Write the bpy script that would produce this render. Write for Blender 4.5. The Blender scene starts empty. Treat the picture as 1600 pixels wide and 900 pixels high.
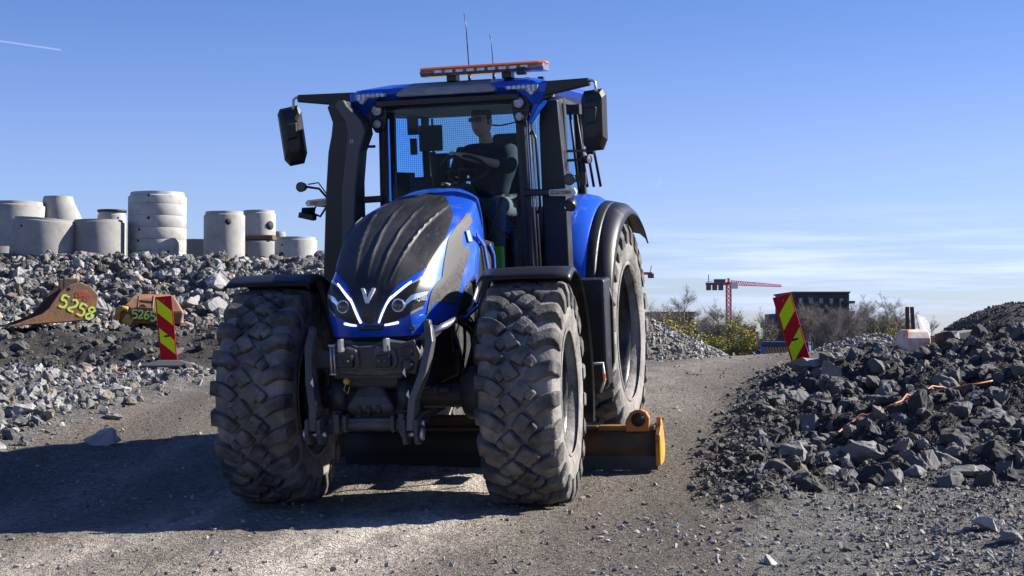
import bpy, bmesh, math, random
import numpy as np
from math import sin, cos, pi, radians, sqrt, atan, atan2, tan
from mathutils import Vector, Matrix, Euler
SC = bpy.context.scene
# ------------------------------------------------------------------ camera, sky, sun, exposure
cam_d = bpy.data.cameras.new('camera'); CAM = bpy.data.objects.new('camera', cam_d); SC.collection.objects.link(CAM)
CAM.location = (0, 0, 1.24); CAM.rotation_euler = (pi/2 + atan(70/2600), 0, 0)
cam_d.sensor_width = 36; cam_d.lens = 36*2600/1600; cam_d.clip_end = 8000; cam_d.clip_start = .1
SC.camera = CAM
SUN_EL = 33.0          # azimuth below is measured from +X, positive = behind the tractor
SUN_AZ_CAM = 14.0
sun_vec = Vector((cos(radians(SUN_EL))*cos(radians(SUN_AZ_CAM)), cos(radians(SUN_EL))*sin(radians(SUN_AZ_CAM)), sin(radians(SUN_EL))))
sd = bpy.data.lights.new('sun', 'SUN'); sd.energy = 5.0; sd.angle = radians(.53); sd.color = (1, .95, .87)
SUN = bpy.data.objects.new('sun', sd); SC.collection.objects.link(SUN)
SUN.rotation_euler = (-sun_vec).to_track_quat('-Z', 'Y').to_euler(); SUN.location = (20, 0, 20)
W = bpy.data.worlds.new('World'); SC.world = W; W.use_nodes = True
nt = W.node_tree; N = nt.nodes; Lk = nt.links; N.clear()
def nd(t, **k):
    n = N.new(t)
    for a, b in k.items(): setattr(n, a, b)
    return n
sky = nd('ShaderNodeTexSky', sky_type='NISHITA'); sky.sun_disc = False
sky.sun_elevation = radians(SUN_EL); sky.sun_rotation = radians(90 - SUN_AZ_CAM)
sky.altitude = 100; sky.air_density = 1.0; sky.dust_density = .3; sky.ozone_density = 2.5
hsv = nd('ShaderNodeHueSaturation'); hsv.inputs['Saturation'].default_value = 1.12; hsv.inputs['Value'].default_value = 1.0
Lk.new(sky.outputs[0], hsv.inputs['Color'])
tc = nd('ShaderNodeTexCoord')
sep = nd('ShaderNodeSeparateXYZ'); Lk.new(tc.outputs['Generated'], sep.inputs[0])
def mth(op, a, b=None, c=None, clamp=False):
    n = nd('ShaderNodeMath', operation=op); n.use_clamp = clamp
    for i, v in enumerate((a, b, c)):
        if v is None: continue
        if isinstance(v, (int, float)): n.inputs[i].default_value = v
        else: Lk.new(v, n.inputs[i])
    return n.outputs[0]
# thin cirrus streaks in a low band of the sky
mp = nd('ShaderNodeMapping'); mp.inputs['Scale'].default_value = (5, 5, 90); mp.inputs['Rotation'].default_value = (0, radians(1.2), 0)
Lk.new(tc.outputs['Generated'], mp.inputs[0])
ns = nd('ShaderNodeTexNoise'); ns.inputs['Scale'].default_value = 1.3; ns.inputs['Detail'].default_value = 6; ns.inputs['Roughness'].default_value = .6
Lk.new(mp.outputs[0], ns.inputs['Vector'])
el = sep.outputs['Z']
band = mth('MULTIPLY', mth('MULTIPLY_ADD', el, 60, -.2, True), mth('MULTIPLY_ADD', el, -28, 2.2, True))
cl = mth('MULTIPLY', mth('MULTIPLY', mth('MULTIPLY_ADD', ns.outputs[0], 4.6, -2.05, True), band), .62)
azr = mth('MULTIPLY_ADD', sep.outputs['X'], 9, -.25, True)
cl = mth('MULTIPLY', cl, azr)
# a faint contrail, upper left, and the pale daytime moon
def seg(p, q, w):
    mx = (q[0]-p[0]); t = mth('DIVIDE', mth('SUBTRACT', sep.outputs['X'], p[0]), mx, None, True)
    zz = mth('MULTIPLY_ADD', t, q[1]-p[1], p[1])
    d = mth('ABSOLUTE', mth('SUBTRACT', el, zz))
    a = mth('MULTIPLY_ADD', d, -1/w, 1.0, True)
    e = mth('MULTIPLY', mth('GREATER_THAN', sep.outputs['X'], min(p[0], q[0])), mth('LESS_THAN', sep.outputs['X'], max(p[0], q[0])))
    fr = mth('MULTIPLY', mth('GREATER_THAN', sep.outputs['Y'], 0), e)
    return mth('MULTIPLY', a, fr)
def pdir(px, py):
    v = Vector(((px-800)/2600, 1, (450-py)/2600)); v.rotate(Euler((atan(70/2600), 0, 0))); v.normalize(); return v
a_, b_ = pdir(-40, 58), pdir(95, 78)
ct = mth('MULTIPLY', seg((a_.x, a_.z), (b_.x, b_.z), .0007), .35)
m_ = pdir(1027, 283)
dv = nd('ShaderNodeVectorMath', operation='DISTANCE'); Lk.new(tc.outputs['Generated'], dv.inputs[0]); dv.inputs[1].default_value = m_
m2_ = pdir(1022, 279)
dv2 = nd('ShaderNodeVectorMath', operation='DISTANCE'); Lk.new(tc.outputs['Generated'], dv2.inputs[0]); dv2.inputs[1].default_value = m2_
moon = mth('MULTIPLY', mth('LESS_THAN', dv.outputs['Value'], .0030), mth('MULTIPLY_ADD', dv2.outputs['Value'], 260, -.45, True)); moon = mth('MULTIPLY', moon, .09)
tot = mth('ADD', mth('ADD', cl, ct), moon, None, True)
mixc = nd('ShaderNodeMix', data_type='RGBA'); Lk.new(tot, mixc.inputs[0]); Lk.new(hsv.outputs[0], mixc.inputs[6]); mixc.inputs[7].default_value = (9.5, 9.8, 10.2, 1)
tint = nd('ShaderNodeMix', data_type='RGBA', blend_type='MULTIPLY'); tint.inputs[0].default_value = 1; Lk.new(mixc.outputs[2], tint.inputs[6]); tr_ = nd('ShaderNodeValToRGB'); cr_ = tr_.color_ramp; Lk.new(mth('MULTIPLY', el, 3.0), tr_.inputs[0]); cr_.elements[0].position = .06; cr_.elements[0].color = (.63, .73, 1.18, 1); cr_.elements[1].position = .62; cr_.elements[1].color = (.55, .61, .94, 1); e_ = cr_.elements.new(.33); e_.color = (.71, .70, 1.06, 1); Lk.new(tr_.outputs[0], tint.inputs[7])
bg = nd('ShaderNodeBackground'); bg.inputs['Strength'].default_value = .067; Lk.new(tint.outputs[2], bg.inputs['Color'])
wo = nd('ShaderNodeOutputWorld'); Lk.new(bg.outputs[0], wo.inputs[0])
SC.view_settings.view_transform = 'Standard'; SC.view_settings.look = 'None'; SC.view_settings.exposure = 1.15; SC.view_settings.gamma = 1
SC.render.engine = 'CYCLES'
SC.cycles.max_bounces = 6; SC.cycles.transparent_max_bounces = 16; SC.cycles.caustics_reflective = False; SC.cycles.caustics_refractive = False
SC.cycles.use_denoising = True

# ------------------------------------------------------------------ helpers
rnd = random.Random(11); RS = np.random.RandomState(5)
def link(o, parent=None):
    SC.collection.objects.link(o)
    if parent is not None: o.parent = parent
    return o
def tag(o, label, cat, group=None):
    o['label'] = label; o['category'] = cat
    if group: o['group'] = group
    return o
def struct(o, kind='structure'): o['kind'] = kind; return o
def empty(name, loc=(0,0,0), rot=(0,0,0), parent=None):
    o = bpy.data.objects.new(name, None); o.empty_display_size = .1; o.location = loc; o.rotation_euler = rot
    return link(o, parent)
def mat(name, col, rough=.6, metal=0., coat=0., col2=None, scale=8., bump=0., bscale=60., dust=None, dscale=6., dlo=.45, dhi=.7, emit=None, estr=0, spec=.5, detail=5, updust=0., attr=None):
    m = bpy.data.materials.new(name); m.use_nodes = True; t = m.node_tree; n = t.nodes; l = t.links
    b = n['Principled BSDF']
    b.inputs['Base Color'].default_value = (*col, 1); b.inputs['Roughness'].default_value = rough; b.inputs['Metallic'].default_value = metal
    b.inputs['Coat Weight'].default_value = coat; b.inputs['Coat Roughness'].default_value = .06; b.inputs['Specular IOR Level'].default_value = spec
    tcn = n.new('ShaderNodeTexCoord'); src = None
    def noise(sc, det=detail, rg=.6):
        x = n.new('ShaderNodeTexNoise'); x.inputs['Scale'].default_value = sc; x.inputs['Detail'].default_value = det; x.inputs['Roughness'].default_value = rg
        l.new(tcn.outputs['Object'], x.inputs['Vector']); return x.outputs[0]
    def ramp(s, lo, hi):
        r = n.new('ShaderNodeMapRange'); r.inputs[1].default_value = lo; r.inputs[2].default_value = hi; l.new(s, r.inputs[0]); return r.outputs[0]
    def mix(f, a, c):
        x = n.new('ShaderNodeMix'); x.data_type = 'RGBA'
        if isinstance(f, float): x.inputs[0].default_value = f
        else: l.new(f, x.inputs[0])
        if isinstance(a, tuple): x.inputs[6].default_value = (*a, 1)
        else: l.new(a, x.inputs[6])
        if isinstance(c, tuple): x.inputs[7].default_value = (*c, 1)
        else: l.new(c, x.inputs[7])
        return x.outputs[2]
    cur = None
    if col2 is not None: cur = mix(ramp(noise(scale), .35, .65), col, col2)
    if attr:
        a = n.new('ShaderNodeAttribute'); a.attribute_name = attr
        x = n.new('ShaderNodeMix'); x.data_type = 'RGBA'; x.blend_type = 'MULTIPLY'; x.inputs[0].default_value = 1
        if cur is None: x.inputs[6].default_value = (*col, 1)
        else: l.new(cur, x.inputs[6])
        l.new(a.outputs['Color'], x.inputs[7]); cur = x.outputs[2]
    if dust is not None:
        f = ramp(noise(dscale, 7, .65), dlo, dhi)
        if updust:
            g = n.new('ShaderNodeNewGeometry'); s = n.new('ShaderNodeSeparateXYZ'); l.new(g.outputs['Normal'], s.inputs[0])
            u = ramp(s.outputs['Z'], .2, 1.); mm = n.new('ShaderNodeMath'); mm.operation = 'MULTIPLY_ADD'; mm.use_clamp = True
            l.new(u, mm.inputs[0]); mm.inputs[1].default_value = updust; l.new(f, mm.inputs[2]); f = mm.outputs[0]
        cur = mix(f, cur if cur is not None else col, dust)
        rr = n.new('ShaderNodeMapRange'); l.new(f, rr.inputs[0]); rr.inputs[3].default_value = rough; rr.inputs[4].default_value = .9; l.new(rr.outputs[0], b.inputs['Roughness'])
    if cur is not None: l.new(cur, b.inputs['Base Color'])
    if bump:
        bp = n.new('ShaderNodeBump'); bp.inputs['Strength'].default_value = bump; bp.inputs['Distance'].default_value = .02
        l.new(noise(bscale, 6), bp.inputs['Height']); l.new(bp.outputs[0], b.inputs['Normal'])
    if emit is not None:
        b.inputs['Emission Color'].default_value = (*emit, 1); b.inputs['Emission Strength'].default_value = estr
    return m
def glass(name, tint, rough=.02, gcol=(.45, .65, .95)):
    m = bpy.data.materials.new(name); m.use_nodes = True; t = m.node_tree; n = t.nodes; l = t.links; n.clear()
    o = n.new('ShaderNodeOutputMaterial'); tr = n.new('ShaderNodeBsdfTransparent'); tr.inputs[0].default_value = (*tint, 1)
    gl = n.new('ShaderNodeBsdfGlossy'); gl.inputs['Roughness'].default_value = rough; gl.inputs[0].default_value = (*gcol, 1)
    fr = n.new('ShaderNodeFresnel'); fr.inputs[0].default_value = 1.45
    mx = n.new('ShaderNodeMixShader'); l.new(fr.outputs[0], mx.inputs[0]); l.new(tr.outputs[0], mx.inputs[1]); l.new(gl.outputs[0], mx.inputs[2]); l.new(mx.outputs[0], o.inputs[0])
    return m
class B:
    """collects shapes, builds one mesh object"""
    def __init__(s): s.v = []; s.f = []; s.m = []; s.sm = []
    def add(s, V, F, mi=0, smooth=False):
        k = len(s.v); s.v += [tuple(p) for p in V]; s.f += [tuple(i+k for i in f) for f in F]; s.m += [mi]*len(F); s.sm += [smooth]*len(F); return s
    def box(s, c, d, rot=(0,0,0), mi=0, taper=1.):
        R = Euler(rot).to_matrix(); V = []
        for z in (-1, 1):
            for x, y in ((-1,-1),(1,-1),(1,1),(-1,1)):
                tf = taper if z > 0 else 1
                V.append(Vector(c) + R @ Vector((x*d[0]/2*tf, y*d[1]/2*tf, z*d[2]/2)))
        return s.add(V, [(3,2,1,0),(4,5,6,7),(0,1,5,4),(1,2,6,5),(2,3,7,6),(3,0,4,7)], mi)
    def beam(s, a, b, w, h, mi=0, up=(0,0,1), w2=None, h2=None):
        a = Vector(a); b = Vector(b); d = (b-a).normalized(); up = Vector(up)
        if abs(d.dot(up)) > .98: up = Vector((0,1,0))
        sx = d.cross(up).normalized(); sz = sx.cross(d).normalized(); V = []
        for p, ww, hh in ((a, w, h), (b, w2 or w, h2 or h)):
            for i, j in ((-1,-1),(1,-1),(1,1),(-1,1)): V.append(p + sx*i*ww/2 + sz*j*hh/2)
        return s.add(V, [(3,2,1,0),(4,5,6,7),(0,1,5,4),(1,2,6,5),(2,3,7,6),(3,0,4,7)], mi)
    def tube(s, pts, r, n=8, mi=0, cap=True):
        pts = [Vector(p) for p in pts]; V = []; F = []; m = len(pts)
        rr = r if isinstance(r, (list, tuple)) else [r]*m
        prev = None
        for i, p in enumerate(pts):
            d = (pts[min(i+1, m-1)] - pts[max(i-1, 0)]).normalized()
            if prev is None:
                u = d.orthogonal().normalized()
            else:
                u = (prev - d*prev.dot(d)); u = u.normalized() if u.length > 1e-6 else d.orthogonal().normalized()
            prev = u; w = d.cross(u)
            for k in range(n): V.append(p + (u*cos(2*pi*k/n) + w*sin(2*pi*k/n))*rr[i])
        for i in range(m-1):
            for k in range(n): F.append((i*n+k, i*n+(k+1)%n, (i+1)*n+(k+1)%n, (i+1)*n+k))
        if cap: F.append(tuple(range(n))[::-1]); F.append(tuple((m-1)*n+k for k in range(n)))
        return s.add(V, F, mi, True)
    def cyl(s, a, b, r, n=20, mi=0, r2=None): return s.tube([a, b], [r, r if r2 is None else r2], n, mi)
    def lathe(s, prof, o=(0,0,0), ax='x', n=48, mi=0, closed=False, smooth=True):
        V = []; F = []; m = len(prof)
        for k in range(n):
            a = 2*pi*k/n
            for (x, r) in prof:
                if ax == 'x': p = (x, r*sin(a), r*cos(a))
                elif ax == 'z': p = (r*cos(a), r*sin(a), x)
                else: p = (r*cos(a), x, -r*sin(a))
                V.append((p[0]+o[0], p[1]+o[1], p[2]+o[2]))
        for k in range(n):
            k2 = (k+1) % n
            for i in range(m-1 if not closed else m):
                j = (i+1) % m; F.append((k*m+i, k*m+j, k2*m+j, k2*m+i))
        return s.add(V, F, mi, smooth)
    def prism(s, poly, a, b, ax='y', mi=0):
        def P(u, w, t): return {'y': (u, t, w), 'x': (t, u, w), 'z': (u, w, t)}[ax]
        n = len(poly); V = [P(u, w, a) for u, w in poly] + [P(u, w, b) for u, w in poly]
        F = [tuple(range(n)), tuple(range(2*n-1, n-1, -1))] + [(i, i+n, (i+1)%n+n, (i+1)%n) for i in range(n)]
        return s.add(V, F, mi)
    def rings(s, R, mi=0, cap=True, smooth=False):
        n = len(R[0]); V = [p for r in R for p in r]; F = []
        for i in range(len(R)-1):
            for k in range(n): F.append((i*n+k, i*n+(k+1)%n, (i+1)*n+(k+1)%n, (i+1)*n+k))
        s.add(V, F, mi, smooth)
        if cap:
            s.add(R[0], [tuple(range(n))[::-1]], mi); s.add(R[-1], [tuple(range(n))], mi)
        return s
    def sheet(s, G, th=.01, mi=0, smooth=True):
        """grid of points -> thick sheet"""
        n = len(G); m = len(G[0]); P = [[Vector(p) for p in r] for r in G]
        Nn = []
        for i in range(n):
            for j in range(m):
                a = P[min(i+1, n-1)][j]-P[max(i-1, 0)][j]; b = P[i][min(j+1, m-1)]-P[i][max(j-1, 0)][:] if False else P[i][min(j+1, m-1)]-P[i][max(j-1, 0)]
                c = a.cross(b); Nn.append(c.normalized() if c.length > 1e-9 else Vector((0,0,1)))
        V = [P[i][j] for i in range(n) for j in range(m)]; V2 = [V[k] - Nn[k]*th for k in range(n*m)]
        F = []
        for i in range(n-1):
            for j in range(m-1):
                q = (i*m+j, (i+1)*m+j, (i+1)*m+j+1, i*m+j+1); F.append(q); F.append(tuple(x+n*m for x in q[::-1]))
        s.add(V+V2, F, mi, smooth)
        E = []
        for j in range(m-1): E += [(j, j+1), ((n-1)*m+j+1, (n-1)*m+j)]
        for i in range(n-1): E += [((i+1)*m, i*m), (i*m+m-1, (i+1)*m+m-1)]
        s.add(V+V2, [(a, b, b+n*m, a+n*m) for a, b in E], mi, False)
        return s
    def build(s, name, mats, parent=None, bevel=0., loc=(0,0,0), rot=(0,0,0), seg=1):
        me = bpy.data.meshes.new(name); me.from_pydata(s.v, [], s.f)
        for mm in (mats if isinstance(mats, (list, tuple)) else [mats]): me.materials.append(mm)
        me.polygons.foreach_set('material_index', s.m); me.polygons.foreach_set('use_smooth', s.sm)
        me.validate(); me.update()
        bm = bmesh.new(); bm.from_mesh(me); bmesh.ops.remove_doubles(bm, verts=bm.verts, dist=1e-5); bmesh.ops.recalc_face_normals(bm, faces=bm.faces); bm.to_mesh(me); bm.free()
        o = bpy.data.objects.new(name, me); o.location = loc; o.rotation_euler = rot; link(o, parent)
        if bevel:
            md = o.modifiers.new('bevel', 'BEVEL'); md.width = bevel; md.segments = seg; md.limit_method = 'ANGLE'; md.angle_limit = radians(35)
        return o
def text_obj(name, body, size, m, parent, loc, rot, ext=.001, sx=1., shear=0.):
    cu = bpy.data.curves.new(name, 'FONT'); cu.body = body; cu.size = size; cu.extrude = ext; cu.align_x = 'CENTER'; cu.align_y = 'CENTER'; cu.shear = shear
    tmp = bpy.data.objects.new(name+'_t', cu); SC.collection.objects.link(tmp)
    dg = bpy.context.evaluated_depsgraph_get(); me = bpy.data.meshes.new_from_object(tmp.evaluated_get(dg))
    SC.collection.objects.unlink(tmp); bpy.data.objects.remove(tmp)
    me.materials.clear(); me.materials.append(m)
    o = bpy.data.objects.new(name, me); o.location = loc; o.rotation_euler = rot; o.scale = (sx, 1, 1); link(o, parent); return o
def copy_tree(o, parent=None):
    c = o.copy(); SC.collection.objects.link(c); c.parent = parent
    for ch in list(o.children): copy_tree(ch, c)
    return c

# ------------------------------------------------------------------ materials
M = dict(
 blue=mat('blue_paint', (.005, .080, .55), .36, .15, .5, dust=(.16, .17, .20), dscale=5, dlo=.56, dhi=.95),
 bluedk=mat('deep_blue_paint', (.003, .022, .34), .32, .2, .8),
 carbon=mat('dusty_black_plastic', (.012, .012, .013), .42, col2=(.022, .021, .02), scale=3, bump=.12, bscale=400, dust=(.13, .12, .11), dscale=9, dlo=.50, dhi=.85, updust=.10),
 sidep=mat('dusty_grey_plastic', (.035, .034, .034), .6, bump=.15, bscale=500, dust=(.13, .125, .12), dscale=40, dlo=.42, dhi=.75),
 black=mat('black_plastic', (.010, .010, .011), .42, bump=.05, bscale=300, dust=(.06, .057, .053), dscale=5, dlo=.55, dhi=.9),
 matte=mat('matt_black_metal', (.016, .016, .018), .55, bump=.06, bscale=200, dust=(.07, .065, .06), dscale=7, dlo=.48, dhi=.8),
 dkgrey=mat('dark_grey_casting', (.045, .048, .055), .5, .2, bump=.12, bscale=120, dust=(.12, .11, .10), dscale=6, dlo=.45, dhi=.75),
 duct=mat('grey_black_shroud', (.075, .075, .078), .42, bump=.08, bscale=500),
 steel=mat('worn_steel', (.42, .42, .43), .35, .8, bump=.05, bscale=100),
 lug=mat('worn_tread_rubber', (.035, .034, .033), .8, col2=(.06, .057, .054), scale=18, bump=.5, bscale=50, dust=(.22, .205, .188), dscale=5, dlo=.38, dhi=.70, spec=.3),
 rim=mat('grey_rim_paint', (.022, .024, .028), .30, .4, dust=(.08, .075, .07), dscale=8, dlo=.50, dhi=.8),
 chrome=mat('bright_chrome', (.78, .79, .81), .22, .7),
 rubber=mat('dusty_tyre_rubber', (.05, .048, .046), .85, col2=(.085, .079, .073), scale=14, bump=.55, bscale=38, dust=(.29, .268, .245), dscale=4, dlo=.30, dhi=.60, spec=.25),
 roofcap=mat('dusty_roof_plastic', (.22, .22, .215), .7, col2=(.34, .33, .31), scale=9, bump=.05, bscale=60),
 lens=mat('lamp_lens', (.62, .64, .68), .2, .0, 1., col2=(.25, .27, .30), scale=60, bump=.5, bscale=160),
 darklens=mat('dark_lamp_lens', (.06, .055, .06), .1, .2, 1.),
 refl=mat('lamp_reflector', (.85, .85, .88), .1, 1., bump=.8, bscale=90),
 led=mat('headlight_light_strip', (.8, .8, .95), .3, emit=(.70, .68, 1.), estr=.8),
 white=mat('white_plastic', (.75, .75, .76), .35, coat=.4),
 amber=mat('amber_lens', (.70, .14, .01), .2, coat=.8, emit=(1, .22, .02), estr=.12),
 amberdk=mat('brown_amber_lens', (.22, .10, .03), .25, .3, .6, col2=(.35, .3, .26), scale=25),
 ledpan=mat('roof_led_array', (.36, .34, .29), .3, .0, .5, bump=.5, bscale=70),
 mirror=mat('mirror_glass', (.8, .8, .82), .03, 1.),
 skin=mat('skin', (.56, .34, .25), .55),
 navy=mat('navy_sweater', (.012, .015, .03), .85, bump=.2, bscale=60),
 trouser=mat('grey_work_trousers', (.10, .11, .12), .85, col2=(.15, .16, .165), scale=12, bump=.3, bscale=40),
 hivis=mat('hi_vis_yellow', (.42, .85, .03), .6),
 hair=mat('short_dark_hair', (.05, .035, .025), .8),
 seatm=mat('dark_seat_cloth', (.02, .021, .024), .9),
 interior=mat('cab_interior_plastic', (.03, .031, .035), .7),
 screen=mat('dark_display_glass', (.02, .025, .03), .15),
 orange=mat('worn_orange_yellow_paint', (.78, .37, .02), .5, col2=(.52, .22, .03), scale=5, bump=.2, bscale=30, dust=(.10, .07, .045), dscale=4, dlo=.5, dhi=.72),
 mesh=mat('guard_wire', (.03, .03, .03), .5, .5),
 rust=mat('rusty_bucket_steel', (.42, .18, .06), .7, .05, col2=(.22, .13, .085), scale=4, bump=.25, bscale=25, dust=(.20, .15, .11), dscale=6, dlo=.5, dhi=.75),
 rustin=mat('dark_bucket_steel', (.07, .05, .04), .75, col2=(.12, .08, .06), scale=7, bump=.3, bscale=30),
 yellow=mat('worn_yellow_paint', (.62, .36, .03), .55, col2=(.35, .2, .05), scale=8),
 spray=mat('fluorescent_yellow_spray', (.80, .95, .12), .6),
 sprayred=mat('red_spray', (.6, .08, .05), .6),
 bred=mat('red_board_film', (.50, .003, .014), .5, spec=.2),
 byel=mat('fluorescent_yellow_film', (.74, .84, .003), .5, spec=.2),
 footr=mat('recycled_rubber_foot', (.085, .085, .09), .85, bump=.2, bscale=50),
 conc=mat('cast_concrete', (.31, .303, .288), .85, col2=(.40, .392, .372), scale=2.2, bump=.15, bscale=18, attr='tone', dust=(.20, .19, .165), dscale=3.5, dlo=.52, dhi=.80),
 conchole=mat('dark_pipe_inside', (.03, .03, .03), .9),
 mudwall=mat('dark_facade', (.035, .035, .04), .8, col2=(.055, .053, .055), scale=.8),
 bark=mat('bare_bark', (.17, .145, .125), .9, col2=(.25, .215, .19), scale=.8),
 barkd=mat('dark_bark', (.10, .085, .075), .9),
 leafy=mat('spring_yellow_green_leaves', (.24, .22, .035), .8, col2=(.34, .30, .06), scale=.7),
 leafg=mat('olive_green_leaves', (.09, .10, .03), .8, col2=(.14, .14, .05), scale=.7),
 cranered=mat('crane_red', (.66, .07, .09), .6), cranewhite=mat('crane_cab_white', (.7, .7, .72), .5), cranedk=mat('crane_counterweight', (.12, .10, .11), .8),
 tarp=mat('blue_tarpaulin', (.02, .12, .50), .5), timber=mat('raw_timber', (.50, .33, .19), .7), dkblue=mat('dark_blue_board', (.02, .035, .10), .6),
 plastic=mat('stained_white_plastic', (.72, .70, .66), .5, col2=(.80, .27, .03), scale=5.5),
 sheet=mat('white_plastic_sheet', (.9, .9, .92), .4),
 post=mat('brown_timber_post', (.12, .07, .045), .85), lightwall=mat('pale_render', (.55, .53, .50), .8), orangewall=mat('orange_panel', (.60, .20, .06), .7),
 cable=mat('orange_cable', (.36, .12, .035), .6), glassd=mat('dark_window_glass', (.10, .15, .22), .15, .3),
)
def cover_mat():
    m = mat('dusty_hood_cover', (.011, .011, .012), .45, bump=.10, bscale=500); t = m.node_tree; n = t.nodes; l = t.links; b = n['Principled BSDF']
    tcn = n.new('ShaderNodeTexCoord')
    def no(sc, mp, det=6, rg=.65):
        q = n.new('ShaderNodeMapping'); q.inputs['Scale'].default_value = mp; q.inputs['Rotation'].default_value = (radians(-25), 0, radians(7)); l.new(tcn.outputs['Object'], q.inputs[0]); x = n.new('ShaderNodeTexNoise'); x.inputs['Scale'].default_value = sc; x.inputs['Detail'].default_value = det; x.inputs['Roughness'].default_value = rg; l.new(q.outputs[0], x.inputs['Vector']); return x.outputs[0]
    def mr(s_, a, b_, c=0, d=1):
        r = n.new('ShaderNodeMapRange'); l.new(s_, r.inputs[0]); r.inputs[1].default_value = a; r.inputs[2].default_value = b_; r.inputs[3].default_value = c; r.inputs[4].default_value = d; return r.outputs[0]
    def mm(op, a, c):
        x = n.new('ShaderNodeMath'); x.operation = op; x.use_clamp = True
        for i, v in enumerate((a, c)):
            if isinstance(v, float): x.inputs[i].default_value = v
            else: l.new(v, x.inputs[i])
        return x.outputs[0]
    streak = mr(no(7, (10, .8, .8), 7), .55, .68); fine = mr(no(60, (4, 1, 1), 4), .50, .66); film = mr(no(3, (1.5, .6, .6), 5), .40, .75, .03, .34); grit = mr(no(260, (1, 1, 1), 2), .50, .62)
    f = mm('MAXIMUM', mm('MULTIPLY', streak, fine), mm('MULTIPLY', film, mm('ADD', mm('MULTIPLY', grit, .5), .35)))
    x = n.new('ShaderNodeMix'); x.data_type = 'RGBA'; l.new(f, x.inputs[0]); x.inputs[6].default_value = (.011, .011, .012, 1); x.inputs[7].default_value = (.26, .24, .215, 1); l.new(x.outputs[2], b.inputs['Base Color']); l.new(mr(f, 0, .6, .40, .85), b.inputs['Roughness']); return m
M['cover'] = cover_mat()
_t = M['sheet'].node_tree; _tr = _t.nodes.new('ShaderNodeBsdfTranslucent'); _tr.inputs[0].default_value = (.9, .9, .92, 1); _mx = _t.nodes.new('ShaderNodeMixShader'); _mx.inputs[0].default_value = .5
_t.links.new(_t.nodes['Principled BSDF'].outputs[0], _mx.inputs[1]); _t.links.new(_tr.outputs[0], _mx.inputs[2]); _t.links.new(_mx.outputs[0], _t.nodes['Material Output'].inputs[0])
G_front = glass('tinted_cab_glass', (.70, .86, .94)); G_side = glass('side_cab_glass', (.80, .88, .90)); G_rear = glass('rear_cab_glass', (.50, .74, .86))

# ------------------------------------------------------------------ terrain
def vnoise(x, y, seed=0):
    xi = np.floor(x).astype(np.int64); yi = np.floor(y).astype(np.int64); fx = x-xi; fy = y-yi
    fx = fx*fx*(3-2*fx); fy = fy*fy*(3-2*fy)
    def h(a, b):
        n = (a*374761393 + b*668265263 + seed*1442695041) & 0x7fffffff
        n = ((n ^ (n >> 13))*1274126177) & 0x7fffffff
        n = (n ^ (n >> 16)) & 0x7fffffff
        return n/0x7fffffff
    return (h(xi, yi)*(1-fx)+h(xi+1, yi)*fx)*(1-fy)+(h(xi, yi+1)*(1-fx)+h(xi+1, yi+1)*fx)*fy - .5
def fbm(x, y, o=4, seed=0, g=.55):
    r = 0; a = 1
    for i in range(o): r = r + a*vnoise(x, y, seed+i*17); x = x*2.03+7.1; y = y*2.03+3.7; a *= g
    return r
def sst(x, a, b): t = np.clip((x-a)/(b-a), 0, 1); return t*t*(3-2*t)
PY = [-40, 0, 6, 10, 12, 12.6, 15.2, 18, 20, 23, 26, 30, 34, 40, 48, 60, 100, 4000]
PZ = [-.3, -.16, -.10, -.03, 0, .035, .277, .50, .61, .69, .71, .67, .58, .35, -.2, -1.3, -3.6, -68]
def ledge(Y): return np.interp(Y, [0, 8, 14, 20, 25, 40], [-5.6, -5.1, -4.35, -3.7, -3.3, -3.0])
def redge(Y): return np.interp(Y, [0, 8.5, 13.3, 19.2, 24, 30, 40], [.9, 1.3, 1.75, 2.95, 4.3, 6.6, 9])
def H0(X, Y):
    """smooth ground height"""
    z = np.interp(Y, PY, PZ)
    near = 1-sst(Y, 50, 80)
    z = z + near*(.02*(np.clip(X, -5, 6)+.82))
    z = z + .10*sst(X, 2.2, 6)*sst(Y, 19, 30)*near + sst(Y, 30, 42)*sst(X, 3.5, 7)*.16*(1-sst(Y, 46, 60))
    dl = ledge(Y)-X                                    # left verge
    z = z + .10*np.exp(-((dl-.45)/.4)**2)*(Y < 60) + .06*sst(dl, .2, 2.5)*(1-sst(Y, 30, 40))
    lx = 1-sst(X, -3.6+.0*Y, -1.2)
    z = z + lx*(.52*sst(Y, 24.6, 26.6) + .10*sst(Y, 27, 29) )*(1-sst(Y, 60, 90))
    z = z + lx*(1.44+.10*sst(-X, 4, 10))*sst(Y, 29.3, 33.6)*(1-sst(Y, 60, 95))
    z = z - lx*sst(Y, 34, 40)*(np.interp(Y, PY, PZ)-.58)*(1-sst(Y, 60, 90))    # keep the plateau level
    dr = X-redge(Y)                                    # right berm
    z = z + .09*np.exp(-((dr-.15)/.28)**2)*sst(Y, 10.5, 13)*(1-sst(Y, 21, 26))
    A = .24*sst(dr, .25, .9)+.24*sst(dr, .8, 3.2)
    z = z + A*sst(Y, 12.6+.0*X, 16.9)*(1-.55*sst(Y, 19, 23))*(1-sst(Y, 30, 40))
    z = z + .12*sst(dr, .4, 3)*(1-sst(Y, 6, 12.5))
    def mound(cx, cy, r, h, p=1.6): 
        q = np.sqrt((X-cx)**2+(Y-cy)**2)/r
        return h*np.clip(1-q**p, 0, 1)
    z = z + mound(1.75, 41, 3.6, 2.0, 1.1) + mound(8.4, 40, 1.25, .36, 1.5) + mound(9.35, 41, 1.3, .40, 1.5) + mound(18.3, 60, 5.2, 3.42, 1.9)
    return z
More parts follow.
